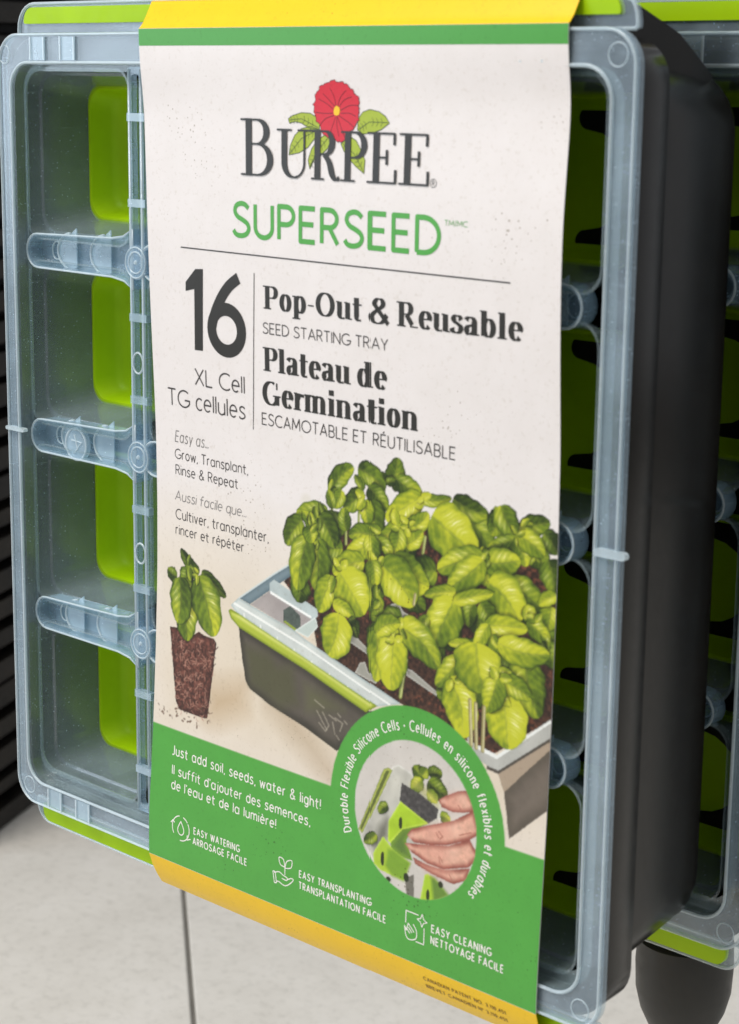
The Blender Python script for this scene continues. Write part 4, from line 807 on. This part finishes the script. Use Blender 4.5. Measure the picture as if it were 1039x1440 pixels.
DID = {
 'P': (.74, [[(.22, 0), (.22, 1)], foot(.22), [(.03, .97), (.4, .97)] + arc(.42, .73, .19, .24, 90, -90) + [(.24, .49)]]),
 'R': (.86, [[(.22, 0), (.22, 1)], foot(.22), [(.03, .97), (.4, .97)] + arc(.42, .74, .17, .23, 90, -90) + [(.24, .51)], [(.42, .5), (.64, .1)], [(.56, .03), (.86, .03)]]),
 'O': (.92, [arc(.46, .5, .31, .47, 90, 450, 28)]), 'G': (.92, [arc(.46, .5, .31, .47, 62, 330, 24), [(.72, .04), (.72, .40)], [(.54, .41), (.9, .41)], ('w', .3, [(.72, .68), (.72, .96)])]),
 'o': (.62, [arc(.31, .36, .17, .335, 90, 450, 22)]), 'p': (.66, [[(.18, -.26), (.18, .7)], foot(.18, -.24, .17), flag(.18, .7), arc(.34, .36, .17, .335, 140, -140, 18)]),
 'u': (.70, [[(.16, .7), (.16, .2)] + arc(.3, .18, .14, .16, 180, 300, 8), flag(.16, .7, .14), [(.5, .7), (.5, .02)], flag(.5, .7, .14), [(.5, .03), (.68, .03)]]),
 't': (.42, [[(.18, .94), (.18, .16)] + arc(.3, .16, .12, .14, 180, 300, 8), [(.02, .66), (.4, .66)]]), 'e': (.58, [[(.16, .40), (.46, .40)] + arc(.31, .36, .17, .335, 12, 318, 20)]),
 's': (.48, [spl([(.40, .54), (.33, .67), (.2, .69), (.12, .58), (.17, .46), (.3, .36), (.39, .24), (.34, .08), (.22, .025), (.1, .08), (.06, .2)])]),
 'a': (.62, [arc(.27, .52, .15, .17, 165, 0, 10) + [(.42, .1)] + [(.44, .03), (.60, .04)], spl([(.42, .42), (.3, .38), (.18, .31), (.14, .18), (.2, .04), (.32, .07), (.42, .18)])]),
 'b': (.66, [[(.16, 1.02), (.16, .03)], flag(.16, 1.0, .15), arc(.33, .36, .17, .335, 140, -150, 18)]), 'l': (.36, [[(.17, 1.02), (.17, 0)], flag(.17, 1.0, .15), foot(.17, .03, .17)]),
 'd': (.68, [arc(.31, .36, .17, .335, 40, 320, 18), [(.48, 1.02), (.48, .02)], flag(.48, 1.0, .15), [(.48, .03), (.66, .03)]]), 'r': (.48, [[(.17, .7), (.17, 0)], flag(.17, .7, .14), foot(.17, .03, .16), spl([(.2, .48), (.28, .64), (.4, .66)]), ('w', .8, [(.40, .68), (.40, .56)])]),
 'm': (1.06, [[(.17, .7), (.17, 0)], flag(.17, .7, .14), foot(.17, .03, .15)] + [[(.17 + d, .48)] + arc(.335 + d, .5, .165, .19, 170, 0, 8) + [(.5 + d, 0)] for d in (0, .34)] + [foot(.5, .03, .15), foot(.84, .03, .15)]),
 'n': (.72, [[(.17, .7), (.17, 0)], flag(.17, .7, .14), foot(.17, .03, .15), [(.17, .48)] + arc(.345, .5, .175, .19, 170, 0, 8) + [(.52, 0)], foot(.52, .03, .15)]),
 'i': (.36, [[(.17, .7), (.17, 0)], flag(.17, .7, .14), foot(.17, .03, .16), [(.17, .83), (.17, 1.05)]]), '-': (.34, [('w', 1., [(.05, .38), (.3, .38)])]), ' ': (.24, []),
 '&': (.88, [[(x * 1.05 + .1, y) for x, y in AMP]]),
}
BUR_G = {
 'B': (.86, [[(.2, 0), (.2, 1)], [(0, .98), (.4, .98)] + arc(.4, .77, .24, .21, 90, -90) + [(.2, .56)], [(.2, .56), (.42, .56)] + arc(.42, .29, .31, .27, 90, -90) + [(0, .02)]]),
 'U': (.92, [[(.2, 1), (.2, .32)] + arc(.47, .32, .27, .30, 180, 290, 14), ('w', .34, arc(.47, .32, .27, .30, 270, 360, 10) + [(.74, 1)]), [(0, .98), (.4, .98)], [(.56, .98), (.92, .98)]]),
 'R': (.94, [[(.22, 0), (.22, 1)], [(.02, .02), (.44, .02)], [(0, .98), (.44, .98)] + arc(.46, .75, .23, .23, 90, -90) + [(.22, .52)], spl([(.44, .52), (.6, .36), (.7, .12), (.82, .02), (.93, .06)])]),
 'P': (.82, [[(.22, 0), (.22, 1)], [(.0, .02), (.46, .02)], [(0, .98), (.42, .98)] + arc(.44, .73, .30, .25, 90, -90) + [(.22, .48)]]),
 'E': (.78, [[(.22, 0), (.22, 1)], [(0, .98), (.72, .98)], [(0, .02), (.76, .02)], [(.22, .51), (.5, .51)], ('w', .4, [(.71, .99), (.71, .76)]), ('w', .4, [(.51, .66), (.51, .37)]), ('w', .4, [(.75, .01), (.75, .28)])]),
}
class Ink:
    """collects pen strokes on the sleeve; each stroke lies a hair above the last"""
    def __init__(s, off): s.v = []; s.f = []; s.off = off; s.k = 0
    def pt(s, x, y, place):
        if place: x, y = place(x, y)
        s.v.append(P3(x, y, s.off + s.k * .0035)); return len(s.v) - 1
    def dot(s, c, a, b, place=None, n=12):
        ids = [s.pt(c[0] + a * math.cos(2 * math.pi * i / n), c[1] + b * math.sin(2 * math.pi * i / n), place) for i in range(n)]; s.f.append(tuple(ids)); s.k = (s.k + 1) % 9
    def poly(s, P): ids = [s.pt(x, y, None) for x, y in P]; s.f.append(tuple(ids)); s.k = (s.k + 1) % 9
    def blob(s, P, n=7):
        c = np.mean(P, 0); rings = [[s.pt(*(c + (np.array(p) - c) * (j + 1) / n), None) for p in P] for j in range(n)]; m_ = len(P)
        s.f.append(tuple(rings[0]))
        for a, b_ in zip(rings, rings[1:]):
            for i in range(m_): s.f.append((a[i], a[(i + 1) % m_], b_[(i + 1) % m_], b_[i]))
    def stroke(s, P, T, t, place=None):
        Q_ = [np.array(P[0], float)]
        for p in P[1:]:
            p = np.array(p, float); d = np.hypot(*(p - Q_[-1]))
            if d < 1e-6: continue
            n = max(1, int(math.ceil(d / 4.))); a = Q_[-1]
            for i in range(1, n + 1): Q_.append(a + (p - a) * i / n)
        if len(Q_) < 2: return
        closed = np.hypot(*(Q_[0] - Q_[-1])) < 1e-5; runs = [[Q_[0]]]
        for i in range(1, len(Q_)):
            runs[-1].append(Q_[i])
            if i < len(Q_) - 1:
                d1, d2 = Q_[i] - Q_[i - 1], Q_[i + 1] - Q_[i]; ang = abs(math.atan2(d1[0] * d2[1] - d1[1] * d2[0], d1 @ d2))
                if ang > .62: runs.append([Q_[i]]); s.dot(Q_[i], T / 2, t / 2, place, 14)
        whole = len(runs) == 1 and closed
        for run in runs:
            ids = []; m_ = len(run)
            for i, p in enumerate(run):
                if whole: d = run[(i + 1) % (m_ - 1) if i == m_ - 1 else i + 1] - run[i - 1 if i else m_ - 2]
                else: d = run[min(i + 1, m_ - 1)] - run[max(i - 1, 0)]
                d = d / (np.hypot(*d) + 1e-9); n = np.array([-d[1], d[0]]); h = math.hypot(T / 2 * n[0], t / 2 * n[1]); o = n * h
                ids.append((s.pt(*(p + o), place), s.pt(*(p - o), place)))
            for (a, b_), (c_, d_) in zip(ids, ids[1:]): s.f.append((a, b_, d_, c_))
            s.k = (s.k + 1) % 9
    def build(s, name, mat, parent=None):
        me = bpy.data.meshes.new(name); me.from_pydata(s.v, [], s.f); me.update()
        bm = bmesh.new(); bm.from_mesh(me)
        for f in bm.faces:
            f.normal_update()
            if f.normal.y > 0: f.normal_flip()
        bm.to_mesh(me); bm.free(); me.materials.append(M[mat])
        o = bpy.data.objects.new(name, me); COL.objects.link(o); o.parent = parent or sl; return o
def write(ink, text, font, x, y, width, cap, weight, ital=0., gap=None, hair=.2, place=None):
    G_ = SANS if font == 'sans' else DID; T = weight * cap; t = T if font == 'sans' else T * hair
    gap = gap if gap is not None else (T + .125 * cap if font == 'sans' else -.015 * cap)
    nat = sum(G_[c][0] for c in text) * cap; sx = (width - (gap * (len(text) - 1) + (T if font == 'sans' else 0))) / nat
    cx = x + (T / 2 if font == 'sans' else 0)
    ins = T / 2 if font == 'sans' else t / 2
    for c in text:
        adv, strokes = G_[c]
        for st in strokes:
            wm = 1.
            if st and st[0] == 'w': wm, st = st[1], st[2]
            q = []
            for px_, py_ in st:
                yy = py_ * cap
                if font == 'sans': yy = ins + py_ * (cap - 2 * ins)
                q.append((cx + px_ * cap * sx + ital * yy, y + yy))
            ink.stroke(q, T * wm, t, place)
        cx += adv * cap * sx + gap
NAMES = {'green': 'ink_green', 'grey': 'ink_grey', 'dark': 'ink_dark', 'light': 'ink_light', 'white': 'ink_white'}
for (text, font, x, y, width, cap, col, wt, it) in TEXTS:
    k = Ink(.11); write(k, text, font, x, y, width, cap, wt, it); k.build('lettering', NAMES[col])
# flower, its leaves and the big name
fr_ = random.Random(4); ruff = []; fc = np.mean(FLOWER, 0)
for i, p in enumerate(FLOWER):
    q = FLOWER[(i + 1) % len(FLOWER)]
    for f_ in (0, .33, .66):
        v_ = np.array(p) + (np.array(q) - p) * f_; ruff.append(tuple(fc + (v_ - fc) * (1 + fr_.uniform(-.035, .04))))
FLOWER = ruff
k = Ink(.08)
for P in FLEAF: k.blob(P)
lv = k.build('flower_leaf_print', 'ink_leaf')
k = Ink(.12)
for P in FLEAF: k.stroke(P + [P[0]], .28, .28)
for P in FVEIN:
    k.stroke(P, .28, .28); P = np.array(P)
    for i in range(2):
        for f_ in (.2, .45, .7):
            p = P[i] + (P[i + 1] - P[i]) * f_; d = (P[i + 1] - P[i]) / np.hypot(*(P[i + 1] - P[i])); n = np.array((-d[1], d[0]))
            for sg in (1, -1): k.stroke([p, p + n * sg * 1.6 - d * .9 * (1 if i else .8)], .18, .18)
k.build('leaf_outline_print', 'ink_line', lv)
k = Ink(.17); k.blob(FLOWER); fw = k.build('flower_print', 'ink_red')
k = Ink(.22)
k.stroke(FLOWER + [FLOWER[0]], .2, .2)
for P in PETAL: k.stroke(spl(P, 4), .22, .22)
k.build('petal_line_print', 'ink_maroon', fw)
k = Ink(.27); k.blob(YOLK, 2); k.build('flower_centre_print', 'ink_yolk', fw)
k = Ink(.31); cap = BURY[1] - BURY[0]
for ch, x0, x1, hh in BUR:
    adv, strokes = BUR_G[ch]; sx = (x1 - x0) / adv
    for st in strokes:
        wm = 1.
        if st[0] == 'w': wm, st = st[1], st[2]
        k.stroke([(x0 + a * sx, BURY[0] + b_ * cap * hh) for a, b_ in st], 3.5 * (1 if ch == 'B' else .9) * wm, .72)
k.build('lettering', 'ink_dark')
k = Ink(.12); rx, ry = BUR[-1][2] + 2.2, BURY[0] + 1.2; k.stroke(arc(rx, ry, 1.5, 1.5, 0, 360, 20), .22, .22)
k.stroke([(rx - .5, ry - .8), (rx - .5, ry + .8), (rx + .2, ry + .8), (rx + .5, ry + .4), (rx + .2, ry), (rx - .5, ry)], .2, .2); k.stroke([(rx, ry), (rx + .55, ry - .8)], .2, .2); k.build('registered_mark', 'ink_dark')
k = Ink(.11); k.stroke(RULE, .5, .5); k.build('rule_line', 'ink_dark')
k = Ink(.11); k.stroke(BARV, .42, .42); k.build('rule_line', 'ink_grey')
k = Ink(.11); k.poly(ONE); w6 = 5.6
cx6, cy6 = (SIXO[1][0] + SIXO[3][0]) / 2, (SIXO[0][1] + SIXO[2][1]) / 2; r6x, r6y = (SIXO[1][0] - SIXO[3][0]) / 2 - w6 / 2, (SIXO[0][1] - SIXO[2][1]) / 2 - w6 / 2 + .6
k.stroke(arc(cx6, cy6 - .2, r6x, r6y, 90, 450, 36), w6, w6 * .96)
k.stroke(spl([(57.3, 263.0), (51.5, 259.3), (46.6, 254.2), (42.6, 248.0), (cx6 - r6x, cy6)], 6), w6 * .98, w6 * .8); k.build('numeral', 'ink_dark')
# text bent round the badge
k = Ink(.11)
def bent(r0):
    def place(x, y):
        a = R(203) - x / r0 * 1.0; rad = r0 + y
        return 158.2 + rad * math.cos(a), 59.3 + rad * math.sin(a)
    return place
write(k, 'Durable Flexible Silicone Cells • Cellules en silicone flexibles et durables', 'sans', 0, 0, 35.6 * R(240), 4.6, .115, 0, None, .2, bent(35.6))
k.build('lettering', 'ink_white')
# line icons
k = Ink(.11); ix_, iy_ = ICON[0]
k.stroke(arc(ix_, iy_, 5.6, 5.6, 100, 215, 16), .5, .5); k.stroke(arc(ix_, iy_, 5.6, 5.6, 265, 395, 16), .5, .5); k.stroke(arc(ix_, iy_, 5.6, 5.6, 40, 75, 8), .5, .5)
k.stroke([(ix_ - 6.6, iy_ + 1.2), (ix_ - 5.4, iy_ + 2.6), (ix_ - 4, iy_ + 1.8)], .5, .5); k.stroke([(ix_ + 6.6, iy_ - 3.2), (ix_ + 4.2, iy_ - 4.2), (ix_ + 4.4, iy_ - 1.9)], .5, .5)
k.stroke(spl([(ix_, iy_ + 3.3), (ix_ - 1.6, iy_ + .6), (ix_ - 2, iy_ - 1.2), (ix_ - 1.2, iy_ - 2.6), (ix_, iy_ - 3), (ix_ + 1.2, iy_ - 2.6), (ix_ + 2, iy_ - 1.2), (ix_ + 1.6, iy_ + .6), (ix_, iy_ + 3.3)], 4), .5, .5)
k.build('watering_icon', 'ink_white')
k = Ink(.11); ix_, iy_ = ICON[1]
k.stroke(spl([(ix_ - 5.8, iy_ - 2), (ix_ - 3, iy_ - .8), (ix_ - .5, iy_ - 1.6), (ix_ + 2, iy_ - 2.2), (ix_ + 1.6, iy_ - 3.4), (ix_ - 1.2, iy_ - 3.2)], 5), .45, .45)
k.stroke(spl([(ix_ + 1.8, iy_ - 3), (ix_ + 4.6, iy_ - 1.6), (ix_ + 5.6, iy_ - 2.2), (ix_ + 3, iy_ - 4.8), (ix_ + .4, iy_ - 6), (ix_ - 3, iy_ - 5.2), (ix_ - 4.6, iy_ - 5.6)], 5), .45, .45)
k.stroke([(ix_ - 6.6, iy_ - 1.4), (ix_ - 5.6, iy_ - 6.4), (ix_ - 4.4, iy_ - 6.2), (ix_ - 5.2, iy_ - 1.4), (ix_ - 6.6, iy_ - 1.4)], .45, .45)
k.stroke([(ix_ + .6, iy_ - 1.2), (ix_ + .6, iy_ + 2.6)], .45, .45)
k.stroke(spl([(ix_ + .6, iy_ + 2.2), (ix_ - 2.2, iy_ + 2.8), (ix_ - 3, iy_ + 5.6), (ix_ - .4, iy_ + 5.4), (ix_ + .6, iy_ + 2.2)], 5), .45, .45)
k.stroke(spl([(ix_ + .6, iy_ + 1.8), (ix_ + 1.6, iy_ + 5), (ix_ + 4.6, iy_ + 6.2), (ix_ + 4.2, iy_ + 3), (ix_ + .6, iy_ + 1.8)], 5), .45, .45); k.build('transplanting_icon', 'ink_white')
k = Ink(.11); ix_, iy_ = ICON[2]
k.stroke([(ix_ - 5, iy_ + .5), (ix_ - 5, iy_ + 5.6), (ix_ + 1.6, iy_ + 5.6)], .45, .45); k.stroke([(ix_ + 4.8, iy_ + 1), (ix_ + 4.8, iy_ - 5.8), (ix_ + .6, iy_ - 5.8)], .45, .45)
k.stroke([(ix_ + 3.6, iy_ + 6.6), (ix_ + 4.4, iy_ + 4.6), (ix_ + 6.2, iy_ + 3.8), (ix_ + 4.4, iy_ + 3), (ix_ + 3.6, iy_ + 1.2), (ix_ + 2.8, iy_ + 3), (ix_ + 1, iy_ + 3.8), (ix_ + 2.8, iy_ + 4.6), (ix_ + 3.6, iy_ + 6.6)], .4, .4)
k.stroke(spl([(ix_ - 5.6, iy_ - .8), (ix_ - 4.6, iy_ - 5), (ix_ - 2.6, iy_ - 6), (ix_ + .6, iy_ - 4.6), (ix_ + .8, iy_ - 1.4), (ix_ - 1, iy_ + 1)], 5), .45, .45)
for d in (0, 1.1, 2.2): k.stroke([(ix_ - 4.6 + d, iy_ - 1.6 + d * .5), (ix_ - 2.6 + d, iy_ - 3.4 + d * .5)], .45, .45)
k.stroke([(ix_ - 5.6, iy_ - .8), (ix_ - 4.6, iy_ - 2.6), (ix_ - 3.6, iy_ + .6), (ix_ - 2.4, iy_ - .6)], .45, .45); k.build('cleaning_icon', 'ink_white')
# patent lines on the yellow flap
fy, fz = [p[0] for p in flap[:7]][::-1], [p[1] for p in flap[:7]][::-1]
def flap_ink(text, s0, s1, y0, cap):
    k = Ink(0); write(k, text, 'sans', s0, 0, s1 - s0, cap, .15)
    k.v = []; k.f = []
    class FI(Ink):
        def pt(q, x, y, place):
            yy = y0 + y * .72; z = float(surf(x, 0)) + float(np.interp(yy, fy, fz)) + .12 + q.k * .0035; q.v.append(W3(SX + x, yy - .06, z)); return len(q.v) - 1
    k = FI(0); write(k, text, 'sans', s0, 0, s1 - s0, cap, .13); return k.build('patent_lettering', 'ink_brown')
flap_ink('CANADIAN PATENT NO. 3,110,451', *PAT[0]); flap_ink('BREVET CANADIEN N° 3,110,451', *PAT[1])
